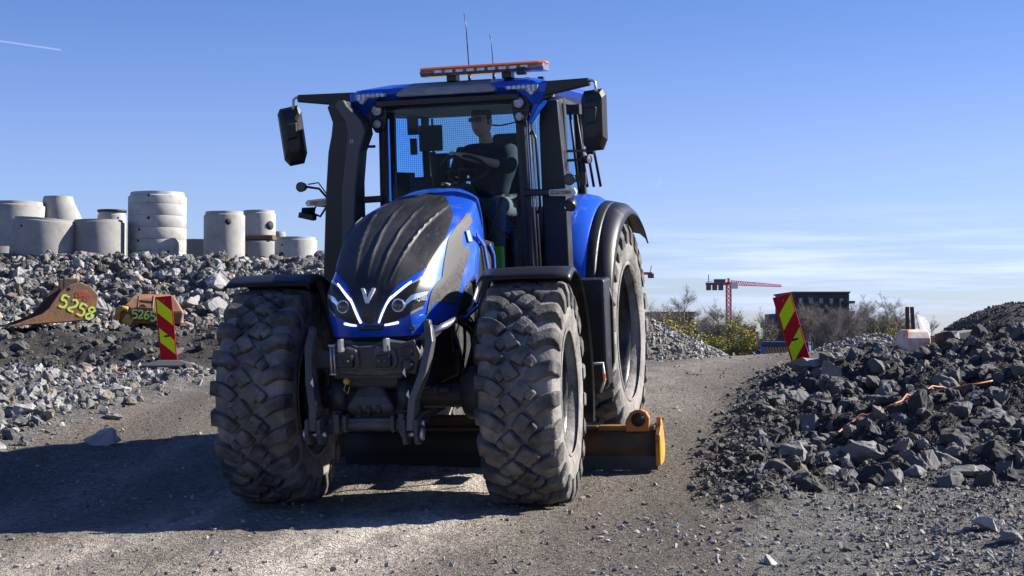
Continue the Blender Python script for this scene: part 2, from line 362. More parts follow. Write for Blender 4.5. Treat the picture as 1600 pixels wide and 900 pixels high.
def HT(X, Y):
    """with lumps"""
    X = np.asarray(X, float); Y = np.asarray(Y, float); z = H0(X, Y)
    dr = X-redge(Y); dl = ledge(Y)-X
    onroad = (1-sst(dr, -.15, .3))*(1-sst(dl, -.1, .4))
    rough = (1-onroad)*(1-sst(Y, 60, 90))
    berm = sst(dr, .1, .6)*sst(Y, 12.3, 13.6)*(1-sst(Y, 24, 30))
    lslope = sst(dl, .0, 1)*sst(Y, 24.4, 25.5)*(1-sst(Y, 34, 36))
    z = z + rough*.045*fbm(X*2.2, Y*2.2, 4, 3) + berm*(.24*fbm(X*1.5, Y*1.3, 6, 9, .66)) + lslope*.16*fbm(X*1.6, Y*1.6, 5, 21, .6)
    clod = np.exp(-((dr-.1)/.3)**2)*sst(Y, 10, 12.5)*(1-sst(Y, 21, 25)); z = z + clod*.10*fbm(X*7, Y*7, 3, 31)
    # wheel ruts and fine road texture
    a = X + .242*(Y-12)*-1.0
    z = z + onroad*(.010*fbm(X*5, Y*1.3, 3, 41) + .006*fbm(X*19, Y*19, 2, 43))*(1-sst(Y, 30, 60))
    return z
def axis(lo, hi, dense_lo, dense_hi, nd_, no):
    a = np.linspace(dense_lo, dense_hi, nd_); l = dense_lo-(dense_lo-lo)*np.linspace(1, 0, no, endpoint=False)**2; r = dense_hi+(hi-dense_hi)*np.linspace(0, 1, no+1)[1:]**2
    return np.concatenate([l, a, r])
sx_ = axis(-2.4, 2.4, -.335, .335, 460, 26)
yy_ = np.concatenate([np.linspace(-40, 4, 14, endpoint=False), np.linspace(4, 7.5, 24, endpoint=False), np.linspace(7.5, 20, 430, endpoint=False), 20*np.exp(np.linspace(0, math.log(3.2), 230, endpoint=False)), 64*np.exp(np.linspace(0, math.log(62), 40))])
SX, YY = np.meshgrid(sx_, yy_); XX = SX*np.sqrt(YY**2+16)
ZZ = HT(XX, YY); r_, c_ = XX.shape
idx = np.arange(r_*c_).reshape(r_, c_)
quads = np.stack([idx[:-1, :-1], idx[:-1, 1:], idx[1:, 1:], idx[1:, :-1]], -1).reshape(-1, 4)
def np_mesh(name, V, F, mats, smooth=True, tone=None):
    me = bpy.data.meshes.new(name); k = F.shape[1]
    me.vertices.add(len(V)); me.vertices.foreach_set('co', np.ascontiguousarray(V, dtype=np.float32).ravel())
    me.loops.add(F.size); me.loops.foreach_set('vertex_index', np.ascontiguousarray(F, dtype=np.int32).ravel())
    me.polygons.add(len(F)); me.polygons.foreach_set('loop_start', np.arange(0, F.size, k, dtype=np.int32))
    me.polygons.foreach_set('use_smooth', np.full(len(F), smooth, dtype=bool))
    for m in mats: me.materials.append(m)
    me.update(calc_edges=True)
    if tone is not None:
        at = me.color_attributes.new('tone', 'FLOAT_COLOR', 'POINT'); c = np.ones((len(V), 4), dtype=np.float32); c[:, :3] = tone; at.data.foreach_set('color', c.ravel())
    return me
def ground_mat():
    m = bpy.data.materials.new('gravel_ground'); m.use_nodes = True; t = m.node_tree; n = t.nodes; l = t.links; b = n['Principled BSDF']; b.inputs['Roughness'].default_value = .92; b.inputs['Specular IOR Level'].default_value = .25
    tcn = n.new('ShaderNodeTexCoord')
    def no(sc, det=6, rg=.6, mp=None):
        x = n.new('ShaderNodeTexNoise'); x.inputs['Scale'].default_value = sc; x.inputs['Detail'].default_value = det; x.inputs['Roughness'].default_value = rg
        if mp:
            q = n.new('ShaderNodeMapping'); q.inputs['Scale'].default_value = mp; q.inputs['Rotation'].default_value = (0, 0, radians(-4)); l.new(tcn.outputs['Object'], q.inputs[0]); l.new(q.outputs[0], x.inputs['Vector'])
        else: l.new(tcn.outputs['Object'], x.inputs['Vector'])
        return x.outputs[0]
    def rp(s, lo, hi):
        r = n.new('ShaderNodeMapRange'); r.inputs[1].default_value = lo; r.inputs[2].default_value = hi; l.new(s, r.inputs[0]); return r.outputs[0]
    def mix(f, a, c, bt='MIX'):
        x = n.new('ShaderNodeMix'); x.data_type = 'RGBA'; x.blend_type = bt
        for k, v in ((0, f), (6, a), (7, c)):
            if isinstance(v, (int, float)): x.inputs[k].default_value = v
            elif isinstance(v, tuple): x.inputs[k].default_value = (*v, 1)
            else: l.new(v, x.inputs[k])
        return x.outputs[2]
    at = n.new('ShaderNodeAttribute'); at.attribute_name = 'tone'; s = n.new('ShaderNodeSeparateColor'); l.new(at.outputs['Color'], s.inputs[0])
    road = mix(rp(no(.75, 5, .6, (1.3, .22, 1)), .36, .66), (.085, .071, .056), (.17, .146, .118))
    road = mix(rp(no(45, 3, .7), .3, .75), mix(.45, road, (.09, .08, .07)), road)
    gravel = mix(rp(no(2.2, 5), .35, .65), (.085, .080, .074), (.155, .147, .136))
    dark = mix(rp(no(3, 6), .35, .65), (.034, .032, .031), (.066, .061, .056))
    comp = n.new('ShaderNodeMath'); comp.operation = 'MULTIPLY'; comp.use_clamp = True; l.new(s.outputs[2], comp.inputs[0]); l.new(rp(no(3.5, 6, .6, (1.3, .35, 1)), .25, .55), comp.inputs[1])
    road = mix(comp.outputs[0], road, (.44, .395, .335))
    c = mix(s.outputs[0], gravel, road); c = mix(s.outputs[1], c, dark)
    v = n.new('ShaderNodeTexVoronoi'); v.inputs['Scale'].default_value = 38; l.new(tcn.outputs['Object'], v.inputs['Vector'])
    sv = n.new('ShaderNodeSeparateColor'); l.new(v.outputs['Color'], sv.inputs[0])
    sp = rp(sv.outputs[0], 0, 1); c2 = mix(1., c, mix(sp, (.62, .61, .60), (1.45, 1.43, 1.40)), 'MULTIPLY')
    l.new(c2, b.inputs['Base Color'])
    v2 = n.new('ShaderNodeTexVoronoi'); v2.inputs['Scale'].default_value = 95; l.new(tcn.outputs['Object'], v2.inputs['Vector'])
    ad = n.new('ShaderNodeMath'); ad.operation = 'MULTIPLY_ADD'; l.new(v.outputs['Distance'], ad.inputs[0]); ad.inputs[1].default_value = -1.0
    l.new(v2.outputs['Distance'], ad.inputs[2]); 
    ad2 = n.new('ShaderNodeMath'); ad2.operation = 'SUBTRACT'; l.new(no(26, 8, .7), ad2.inputs[0]); l.new(ad.outputs[0], ad2.inputs[1])
    bp = n.new('ShaderNodeBump'); bp.inputs['Strength'].default_value = .75; bp.inputs['Distance'].default_value = .018; l.new(ad2.outputs[0], bp.inputs['Height']); l.new(bp.outputs[0], b.inputs['Normal'])
    return m
GM = ground_mat()
dr_ = XX-redge(YY); dl_ = ledge(YY)-XX
wob = .25*fbm(XX*1.1, YY*.7, 3, 77)
roadness = (1-sst(dr_+wob, -.35, .25))*(1-sst(dl_+wob, -.25, .35))
dark_ = sst(dr_+wob, .1, .5)*sst(YY, 12.0, 13.6)*(1-sst(YY, 30, 36)) + sst(dl_, -1.0, 0)*sst(YY+wob, 24.6, 25.3)*(1-sst(YY, 28, 29.4)) + np.clip(1-np.hypot(XX-18.3, YY-60)/6.5, 0, 1)*2
dark_ = dark_ + .75*np.exp(-((dr_-.1)/.3)**2)*sst(YY, 10, 12.5)
def compact(X, Y):
    w = X-.25*(Y-12)+.35*fbm(X*.5, Y*.35, 2, 91)
    return np.clip(.95*np.exp(-((w+.55)/.72)**2)+.55*np.exp(-((w+2.2)/.45)**2)+.3*np.exp(-((w+3.6)/.4)**2), 0, 1)*(1-.65*sst(Y, 13, 20))
tone = np.stack([roadness, np.clip(dark_, 0, 1), compact(XX, YY)*roadness], -1).reshape(-1, 3)
me = np_mesh('ground', np.stack([XX, YY, ZZ], -1).reshape(-1, 3), quads, [GM], True, tone)
struct(link(bpy.data.objects.new('ground', me)))
def hz(x, y): return float(HT(np.array([x]), np.array([y]))[0])
def gp(px, d): return (px-800)/2600*d

# ------------------------------------------------------------------ rocks
def hull_rock(seed, n=13, flat=.7, elong=1.25):
    r = np.random.RandomState(seed); P = r.normal(size=(n, 3)); P /= np.linalg.norm(P, axis=1)[:, None]
    P *= (.75+.25*r.rand(n, 1)); P *= np.array([elong, 1, flat])
    bm = bmesh.new(); [bm.verts.new(p) for p in P]; bmesh.ops.convex_hull(bm, input=bm.verts)
    bmesh.ops.delete(bm, geom=[v for v in bm.verts if not v.link_faces], context='VERTS'); bmesh.ops.triangulate(bm, faces=bm.faces); bmesh.ops.recalc_face_normals(bm, faces=bm.faces)
    bm.verts.index_update(); V = np.array([v.co[:] for v in bm.verts]); F = np.array([[v.index for v in f.verts] for f in bm.faces]); bm.free(); return V, F
ROCKS = [hull_rock(100+i, 11+i % 5, .55+.08*(i % 5), 1.1+.12*(i % 4)) for i in range(14)]
CHUNK = [hull_rock(700+i, 16+i % 7, .72, 1.05+.1*(i % 3)) for i in range(10)]
PEBS = [hull_rock(300+i, 7+i % 3, .7, 1.15) for i in range(8)]
MIXR = ROCKS+CHUNK
def rough_rock(seed):
    r = np.random.RandomState(seed); V, F = hull_rock(seed, 12+seed % 9, .62+.05*(seed % 5), 1.05+.1*(seed % 4))
    bm = bmesh.new(); vs = [bm.verts.new(v) for v in V]; [bm.faces.new([vs[i] for i in f]) for f in F]
    bmesh.ops.subdivide_edges(bm, edges=bm.edges[:], cuts=3, use_grid_fill=True); bmesh.ops.triangulate(bm, faces=bm.faces)
    o = r.rand(3)*20
    for v in bm.verts:
        p = v.co; n_ = p.normalized(); a = float(fbm(np.array([p.x*1.6+p.z*.9+o[0]]), np.array([p.y*1.6-p.z*.8+o[1]]), 4, seed, .6)[0])
        st = round((p.z*.8+p.x*.35+o[2])*3.2)/3.2-(p.z*.8+p.x*.35+o[2])      # bedding steps
        v.co += n_*(.20*a+.10*st)+Vector(r.normal(size=3))*.018
    bm.verts.index_update(); V = np.array([v.co[:] for v in bm.verts]); F = np.array([[v.index for v in f.verts] for f in bm.faces]); bm.free(); return V, F
BIGR = [rough_rock(900+i) for i in range(12)]
def rotm(n, tilt, r):
    a = r.rand(n)*2*pi; b = r.normal(size=n)*tilt; c = r.normal(size=n)*tilt
    ca, sa, cb, sb, cc, sc = np.cos(a), np.sin(a), np.cos(b), np.sin(b), np.cos(c), np.sin(c)
    z = np.zeros(n); o = np.ones(n)
    Rz = np.stack([ca, -sa, z, sa, ca, z, z, z, o], -1).reshape(n, 3, 3); Rx = np.stack([o, z, z, z, cb, -sb, z, sb, cb], -1).reshape(n, 3, 3); Ry = np.stack([cc, z, sc, z, o, z, -sc, z, cc], -1).reshape(n, 3, 3)
    return Ry @ Rx @ Rz
def rock_mesh(name, X, Y, S, lib, m, tone, tilt=.6, sink=.25, seed=1, dz=None, bigs=.13):
    r = np.random.RandomState(seed); Z = HT(X, Y)+S*(.35-sink) if dz is None else dz
    k = r.randint(len(lib), size=len(X))
    if len(lib) and lib is not PEBS:
        lib = lib+BIGR; big = S > bigs; k[big] = len(lib)-len(BIGR)+r.randint(len(BIGR), size=int(big.sum()))
    R = rotm(len(X), tilt, r); Vs = []; Fs = []; Ts = []; off = 0
    for i, (V, F) in enumerate(lib):
        q = np.where(k == i)[0]
        if not len(q): continue
        W_ = np.einsum('nij,vj->nvi', R[q], V)*S[q][:, None, None]*.5 + np.stack([X[q], Y[q], Z[q]], -1)[:, None, :]
        Vs.append(W_.reshape(-1, 3)); Fs.append((F[None]+(np.arange(len(q))*len(V))[:, None, None]).reshape(-1, 3)+off); off += len(q)*len(V)
        Ts.append(np.repeat(tone[q], len(V), axis=0))
    me = np_mesh(name, np.concatenate(Vs), np.concatenate(Fs), [m], False, np.concatenate(Ts))
    return struct(link(bpy.data.objects.new(name, me)), 'stuff')
RM = mat('crushed_rock', (.27, .262, .25), .88, col2=(.34, .332, .318), scale=6, bump=.25, bscale=40, attr='tone')
def tones(n, lo, hi, warm=.15, seed=0):
    r = np.random.RandomState(seed); t = lo+(hi-lo)*r.rand(n, 1)**1.4; c = np.repeat(t, 3, 1)*np.array([1, 1, 1.0]); w = r.rand(n) < warm; c[w] *= np.array([1.25, 1.05, .82]); return c
def scatter(n, ylo, yhi, plo, phi, s0, s1, keep, seed, pw=2.2):
    r = np.random.RandomState(seed); 
    Y = ylo*(yhi/ylo)**r.rand(n); X = (plo+(phi-plo)*r.rand(n)-800)/2600*Y
    S = s0*(s1/s0)**(r.rand(n)**pw); k = keep(X, Y, r.rand(n)); return X[k], Y[k], S[k]
# left slope of blasted rock
X, Y, S = scatter(110000, 28.6, 35.2, -450, 1060, .05, .34, lambda X, Y, q: (X < -1.6+.4*np.sin(Y)) & (q < .25+.75*sst(Y, 28.8, 29.6)), 1, 8.0)
rock_mesh('blasted_rock_slope', X, Y, S, MIXR, RM, tones(len(X), .15, 1.05, .14, 2), .8, .3, 3)
X, Y, S = scatter(13000, 24.6, 29, -900, 1000, .025, .30, lambda X, Y, q: (X < ledge(Y)+.3) & (q < .75), 5, 5.5)
rock_mesh('dark_rubble_bank', X, Y, S, CHUNK, RM, tones(len(X), .14, .42, .03, 6), .8, .3, 7)
X, Y, S = scatter(70000, 12, 25.2, -700, 640, .016, .22, lambda X, Y, q: (ledge(Y)-X > .1) & (q < .15+.85*sst(ledge(Y)-X, 0, .9)), 8, 9)
rock_mesh('verge_gravel', X, Y, S, MIXR, RM, tones(len(X), .28, 1.12, .14, 9), .7, .2, 10)
# right rubble bank
X, Y, S = scatter(34000, 12.2, 22, 1100, 2000, .016, .30, lambda X, Y, q: (X > redge(Y)+.12) & (q < sst(X-redge(Y), 0, .5)*(.25+.75*sst(Y, 12.4, 13.6))), 11, 9)
rock_mesh('right_rubble_bank', X, Y, S, CHUNK, RM, tones(len(X), .10, .50, .07, 12), .8, .28, 13)
X, Y, S = scatter(16000, 20, 34, 1180, 2000, .03, .30, lambda X, Y, q: (X > redge(Y)+1.7) & (Y < 27.5+q*2), 51, 7)
rock_mesh('far_rubble_bank', X, Y, S, ROCKS, RM, tones(len(X), .25, .9, .1, 52), .8, .28, 53)
X, Y, S = scatter(9000, 11.6, 22, 1080, 1300, .015, .10, lambda X, Y, q: (np.abs(X-redge(Y)-.05) < .42*q+.08), 14, 2.4)
rock_mesh('edge_clods', X, Y, S, PEBS, RM, tones(len(X), .18, .45, .05, 15), .8, .2, 16)
# loose gravel right foreground and road stones
X, Y, S = scatter(60000, 7.6, 14.5, 1000, 1800, .006, .06, lambda X, Y, q: (q < sst(X-redge(Y), -.1, 1.5)*1.1+.06*(X > redge(Y)-.3)), 17, 6)
rock_mesh('foreground_gravel', X, Y, S, PEBS, RM, tones(len(X), .30, .95, .1, 18), .7, .2, 19)
X, Y, S = scatter(60000, 7.6, 30, -250, 1300, .006, .055, lambda X, Y, q: (ledge(Y)-X < .4) & (X < redge(Y)+.2) & (q < (.35+.65*(fbm(X*.9, Y*.5, 3, 5) > .0))*(1-.75*compact(X, Y))), 20, 5.5)
rock_mesh('road_stones', X, Y, S, PEBS, RM, tones(len(X), .4, 1.1, .1, 21), .6, .2, 22)
for nm, cx, cy, r, t0, t1, n in (('grey_gravel_heap', 1.75, 41, 3.7, .5, 1.15, 9000), ('small_gravel_heaps', 8.9, 40.5, 2.2, .45, 1.0, 4200), ('dark_spoil_heap', 18.3, 60, 5.4, .22, .4, 6000)):
    r1 = np.random.RandomState(int(cx*7)); q = np.sqrt(r1.rand(n))*r; a = r1.rand(n)*2*pi; X = cx+q*np.cos(a); Y = cy+q*np.sin(a)
    rock_mesh(nm, X, Y, .06+.12*r1.rand(n)**3, PEBS, RM, tones(n, t0, t1, .05, 30), .8, .2, 31)
X, Y, S = scatter(90000, 12.0, 18.5, 1120, 1900, .010, .034, lambda X, Y, q: (X > redge(Y)+.2) & (Y > 12.3+.3*np.sin(X*3)) & (fbm(X*1.3, Y*1.3, 3, 63)+.15 > q-.5), 61, 2.0)
rock_mesh('right_bank_fines', X, Y, S, PEBS, RM, tones(len(X), .10, .42, .08, 62), .8, .2, 63)
# boulders one can tell apart
def boulder(name, x, y, s, flat, el, rz, seed, t, label, group=None, tilt=(0, 0), sink=.3, n=16):
    V, F = hull_rock(seed, n, flat, el); r = np.random.RandomState(seed); o_ = r.rand(3)*20
    bm = bmesh.new(); vs = [bm.verts.new(Vector(v)*s*.5) for v in V]; [bm.faces.new([vs[i] for i in f]) for f in F]
    bmesh.ops.subdivide_edges(bm, edges=bm.edges[:], cuts=5, use_grid_fill=True); bmesh.ops.triangulate(bm, faces=bm.faces)
    for v in bm.verts:
        p = v.co*2/s; a = float(fbm(np.array([p.x*1.5+p.z*.9+o_[0]]), np.array([p.y*1.5-p.z*.8+o_[1]]), 5, seed, .62)[0])
        st = round((p.z*.8+p.x*.4+o_[2])*3.0)/3.0-(p.z*.8+p.x*.4+o_[2]); v.co += v.co.normalized()*(.17*a+.08*st)*s*.5+Vector(r.normal(size=3))*s*.004
    me = bpy.data.meshes.new(name); bm.to_mesh(me); bm.free(); me.materials.append(RM)
    at = me.color_attributes.new('tone', 'FLOAT_COLOR', 'POINT'); at.data.foreach_set('color', np.tile(np.array([t, t, t*1.0, 1.], dtype=np.float32), len(me.vertices)))
    o = bpy.data.objects.new(name, me); o.location = (x, y, hz(x, y)+s*flat*.5*(1-2*sink)); o.rotation_euler = (tilt[0], tilt[1], rz); link(o)
    tag(o, label, 'boulder', group); return o
def bd(px, py):   # distance along the ray to the ground at a photo pixel
    for d in np.arange(8.3, 36, .02):
        if hz(gp(px, d), d) >= 1.24-(py-520)/2600*d: return d
    return 30
def bl(px, py, wpx, *a, **k):
    d = bd(px, py); return boulder('boulder', gp(px, d), d, wpx/2600*d, *a, **k)
bl(1335, 722, 100, .62, 1.35, .3, 501, .62, 'largest dark block at the foot of the rubble bank, right of the road', n=12)
bl(1236, 720, 62, .8, 1.0, .8, 502, .6, 'grey squarish block left of the largest block at the bank foot', n=11)
bl(1256, 672, 52, .75, 1.2, .1, 503, .5, 'dark rock above the squarish block at the bank foot')
bl(1540, 830, 64, .75, 1.3, 2.8, 504, 1.05, 'pale pointed wedge of stone lying alone on the gravel at lower right', tilt=(.3, -.25), n=9)
bl(1203, 880, 34, .7, 1.2, .5, 505, .95, 'pale stone on the road edge gravel near the bottom of the picture', n=9)
bl(1578, 845, 40, .8, 1.1, 1.5, 506, .6, 'grey rough stone just right of the pale pointed wedge')
bl(1268, 575, 62, .45, 1.5, -.2, 507, .75, 'flat grey slab lying just under the leaning marker board', n=11)
bl(1298, 590, 44, 1.1, .8, .4, 508, .7, 'upright grey slab beside the leaning marker board', tilt=(.2, .35), n=10)
bl(1428, 745, 40, .7, 1.2, .2, 509, .6, 'dark rock between the largest block and the right frame edge at the bank foot')
bl(1500, 745, 60, .5, 1.4, .1, 510, .5, 'wide low dark rock at the bank foot near the right frame edge')
bl(1358, 745, 28, .9, .9, .1, 511, .95, 'small pale block directly in front of the largest block')
bl(1297, 742, 36, .6, 1.2, .1, 512, .9, 'small pale rock in front of and left of the largest block')
bl(1500, 650, 46, .8, 1.1, .1, 513, .4, 'crumbly dark boulder halfway up the rubble bank by the orange cable end')
bl(160, 695, 54, .85, 1.3, .5, 514, 1.05, 'largest pale angular rock on the left verge', n=10)
bl(40, 645, 40, .6, 1.3, .5, 515, 1.0, 'pale rock at the left frame edge on the verge')
bl(190, 615, 44, .45, 1.5, .1, 516, .95, 'flat pale slab on the left verge below the striped board', n=10)
bl(178, 655, 30, .6, 1.3, .1, 521, .6, 'dark flat rock on the verge above the largest pale rock')
bl(340, 452, 52, .9, 1.1, .4, 517, 1.1, 'pale angular boulder on the rock slope next to the front fender', n=11)
bl(300, 480, 50, .85, 1.0, .9, 518, .8, 'grey boulder on the rock slope right of the second digger bucket', n=11)
bl(340, 492, 52, .85, 1.1, .2, 519, .75, 'wide grey boulder low on the rock slope beside the tractor tyre', n=12)
bl(158, 488, 46, .85, 1.1, .2, 520, .8, 'grey boulder between the two digger buckets', n=12)
bl(270, 432, 34, .7, 1.2, .2, 522, 1.15, 'white-grey boulder near the crest of the rock slope under the concrete rings', n=10)

# ------------------------------------------------------------------ tractor
T0 = Vector((-.821, 12.24, 0)); 
RT = Matrix.Rotation(radians(-14), 3, 'Z') @ Matrix.Rotation(radians(-1.2), 3, 'Y') @ Matrix.Rotation(radians(5.2), 3, 'X')
T0 = T0 + RT @ Vector((.05, 0, 0))
TR = empty('tractor', T0, RT.to_euler())
tag(TR, 'big blue and black tractor with orange roof light bar driving down the gravel road', 'tractor')
def catm(P, t):
    n = len(P)-1; i = min(int(t), n-1); f = t-i
    g = lambda k: P[k] if 0 <= k <= n else (2*P[0]-P[1] if k < 0 else 2*P[n]-P[n-1])
    a, b, c, d = g(i-1), g(i), g(i+1), g(i+2)
    return .5*((2*b)+(c-a)*f+(2*a-5*b+4*c-d)*f*f+(3*b-a-3*c+d)*f**3)
HN = np.array([
[(0,-.60,1.27),(.15,-.59,1.27),(.27,-.55,1.27),(.33,-.46,1.27),(.36,-.34,1.27)],
[(0,-.64,1.43),(.15,-.62,1.43),(.28,-.56,1.44),(.36,-.45,1.42),(.385,-.28,1.33)],
[(0,-.58,1.60),(.16,-.56,1.60),(.31,-.49,1.61),(.395,-.36,1.56),(.415,-.18,1.34)],
[(0,-.38,1.79),(.18,-.36,1.79),(.34,-.28,1.76),(.425,-.16,1.63),(.435,-.02,1.34)],
[(0,0,2.00),(.20,.01,1.99),(.39,.06,1.94),(.455,.12,1.74),(.455,.2,1.36)],
[(0,.5,2.16),(.22,.5,2.15),(.425,.52,2.08),(.485,.54,1.85),(.475,.55,1.38)],
[(0,1.05,2.27),(.19,1.05,2.26),(.35,1.03,2.18),(.40,1.0,1.92),(.40,1.0,1.42)],
[(0,1.6,2.32),(.13,1.6,2.30),(.24,1.6,2.22),(.28,1.6,1.95),(.28,1.6,1.45)]])
def HS(u, v):
    row = [catm(HN[:, k], v*7) for k in range(5)]
    P_ = [r*np.array([-1, 1, 1]) for r in row[:0:-1]]+row; t = (u+1)*4; i = min(int(t), 7); f = t-i
    return .48*catm(P_, t)+.52*(P_[i]*(1-f)+P_[i+1]*f)          # softened creases along the bonnet
def HSn(u, v):
    e = .008; du = HS(min(u+e, 1), v)-HS(max(u-e, -1), v); dv = HS(u, min(v+e, 1))-HS(u, max(v-e, 0)); n = np.cross(du, dv); n /= np.linalg.norm(n)+1e-12; return n if n[1] < .9 else n
# outward sign
_n = HSn(0, .7); SGN = 1 if _n[2] > 0 else -1
def hood_grid(nu=64, nv=72):
    us = np.linspace(-1, 1, nu+1); vs = np.linspace(0, .90, nv+1); G = [[HS(u, v) for u in us] for v in vs]
    b = B(); V = [tuple(p) for r in G for p in r]; m = nu+1
    b.add(V, [(i*m+j, i*m+j+1, (i+1)*m+j+1, (i+1)*m+j) for i in range(nv) for j in range(nu)], 0, True); return b
HOOD = hood_grid().build('hood', M['blue'], TR)
def inpoly(x, y, P):
    c = False; n = len(P)
    for i in range(n):
        x1, y1 = P[i]; x2, y2 = P[(i+1) % n]
        if (y1 > y) != (y2 > y) and x < (x2-x1)*(y-y1)/(y2-y1)+x1: c = not c
    return c
def snap(x, y, P, kx, ky):
    best = None; n = len(P)
    for i in range(n):
        ax, ay = P[i][0]*kx, P[i][1]*ky; bx, by = P[(i+1) % n][0]*kx, P[(i+1) % n][1]*ky; px, py = x*kx, y*ky
        dx, dy = bx-ax, by-ay; L = dx*dx+dy*dy; t = max(0, min(1, ((px-ax)*dx+(py-ay)*dy)/L)) if L > 0 else 0
        qx, qy = ax+t*dx, ay+t*dy; d = (px-qx)**2+(py-qy)**2
        if best is None or d < best[0]: best = (d, qx/kx, qy/ky)
    return best[1], best[2]
def smoothpoly(P, it=2):
    for _ in range(it):
        Q = []
        for i in range(len(P)):
            a, b = P[i], P[(i+1) % len(P)]; Q += [(.75*a[0]+.25*b[0], .75*a[1]+.25*b[1]), (.25*a[0]+.75*b[0], .25*a[1]+.75*b[1])]
        P = Q
    return P
def hood_patch(name, P, m, off=.006, step=(.022, .010), parent=None, smooth=0, relief=None, mi=None):
    if smooth: P = smoothpoly(P, smooth)
    u0, u1 = min(p[0] for p in P), max(p[0] for p in P); v0, v1 = min(p[1] for p in P), max(p[1] for p in P)
    nu = max(3, int((u1-u0)/step[0])+1); nv = max(3, int((v1-v0)/step[1])+1)
    us = np.linspace(u0-.5*step[0], u1+.5*step[0], nu+2); vs = np.linspace(v0-.5*step[1], v1+.5*step[1], nv+2)
    cells = [(i, j) for i in range(len(vs)-1) for j in range(len(us)-1) if inpoly((us[j]+us[j+1])/2, (vs[i]+vs[i+1])/2, P)]
    use = {}; cnt = {}
    for i, j in cells:
        for c in ((i, j), (i, j+1), (i+1, j+1), (i+1, j)): cnt[c] = cnt.get(c, 0)+1
    V = []; bd_ = set()
    for c, k in cnt.items():
        u, v = us[c[1]], vs[c[0]]
        if k < 4: u, v = snap(u, v, P, 1.6, 3.0); bd_.add(c)
        u = max(-1, min(1, u)); v = max(0, min(1, v)); p = HS(u, v); n = HSn(u, v)*SGN
        o = off + (relief(u, v) if relief and k == 4 else 0)
        use[c] = len(V); V.append(p+n*o)
    F = [(use[(i, j)], use[(i, j+1)], use[(i+1, j+1)], use[(i+1, j)]) for i, j in cells]
    k0 = len(V); low = {}
    for c in bd_:
        u, v = us[c[1]], vs[c[0]]; u, v = snap(u, v, P, 1.6, 3.0); u = max(-1, min(1, u)); v = max(0, min(1, v)); low[c] = len(V); V.append(HS(u, v)-HSn(u, v)*SGN*.004)
    from collections import Counter
    ec = Counter()
    for i, j in cells:
        cs = [(i, j), (i, j+1), (i+1, j+1), (i+1, j)]
        for a in range(4): ec[frozenset((cs[a], cs[(a+1) % 4]))] += 1
    for e, k in ec.items():
        if k == 1:
            a, b = tuple(e)
            if a in low and b in low: F.append((use[a], use[b], low[b], low[a]))
    b = B(); b.add(V, F, 0, True); o = b.build(name, m, parent or HOOD)
    o.data.polygons.foreach_set('use_smooth', [True]*len(o.data.polygons))
    ms = o.modifiers.new('edges', 'EDGE_SPLIT'); ms.split_angle = radians(50)
    return o
mir = lambda P: [(-u, v) for u, v in P][::-1]
half = [(.0, .83), (.17, .80), (.30, .735), (.41, .66), (.475, .585), (.545, .49), (.545, .44), (.49, .385), (.40, .345), (.29, .305), (.20, .23), (.13, .165), (.085, .10), (0, .085)]
cover = half + [(-u, v) for u, v in half[::-1]][1:-1]
def ribs(u, v):
    r = 0
    for c in (.10, .30): 
        d = abs(abs(u)-c*(.35+.9*v)); r += .014*max(0, 1-d/.022)
    return r*min(1, max(0, (v-.3)*5))*min(1, max(0, (.78-v)*8))
hood_patch('hood_cover', cover, M['cover'], .008, (.009, .006), relief=ribs)
side = [(.475, .715), (.565, .715), (.585, .655), (.575, .63), (.66, .61), (.70, .64), (.75, .638), (.80, .588), (.855, .545), (.905, .50), (.925, .48), (.86, .32), (.75, .125), (.71, .27), (.70, .413), (.60, .50), (.52, .56), (.495, .63)]
for P in (side, mir(side)): hood_patch('side_panel', P, M['sidep'], .006, (.02, .009))
vent = [(.855, .665), (.91, .672), (.975, .615), (.995, .54), (.985, .47), (.94, .50), (.885, .575)]
for P in (vent, mir(vent)):
    o = hood_patch('side_grille', P, M['matte'], .004, (.012, .003), relief=lambda u, v: .012*(int(v*230) % 2))
vtrim = [(.905, .682), (.925, .682), (1.0, .61), (1.0, .56), (.978, .612)]
for P in (vtrim, mir(vtrim)): hood_patch('grille_trim', P, M['white'], .010, (.012, .006))
hl = [(.375, .287), (.215, .215), (.115, .095), (.16, .075), (.48, .125), (.66, .165), (.685, .235), (.675, .293), (.56, .335)]
led1 = [(.43, .306), (.415, .314), (.222, .235), (.19, .205), (.095, .092), (.117, .089), (.206, .195), (.236, .220)]
led2 = [(.17, .082), (.165, .070), (.34, .079), (.345, .093)]
fin = [(.40, .172), (.47, .200), (.66, .240), (.665, .266), (.46, .232), (.41, .207)]
fin2 = [(.48, .120), (.485, .138), (.66, .178), (.66, .162)]
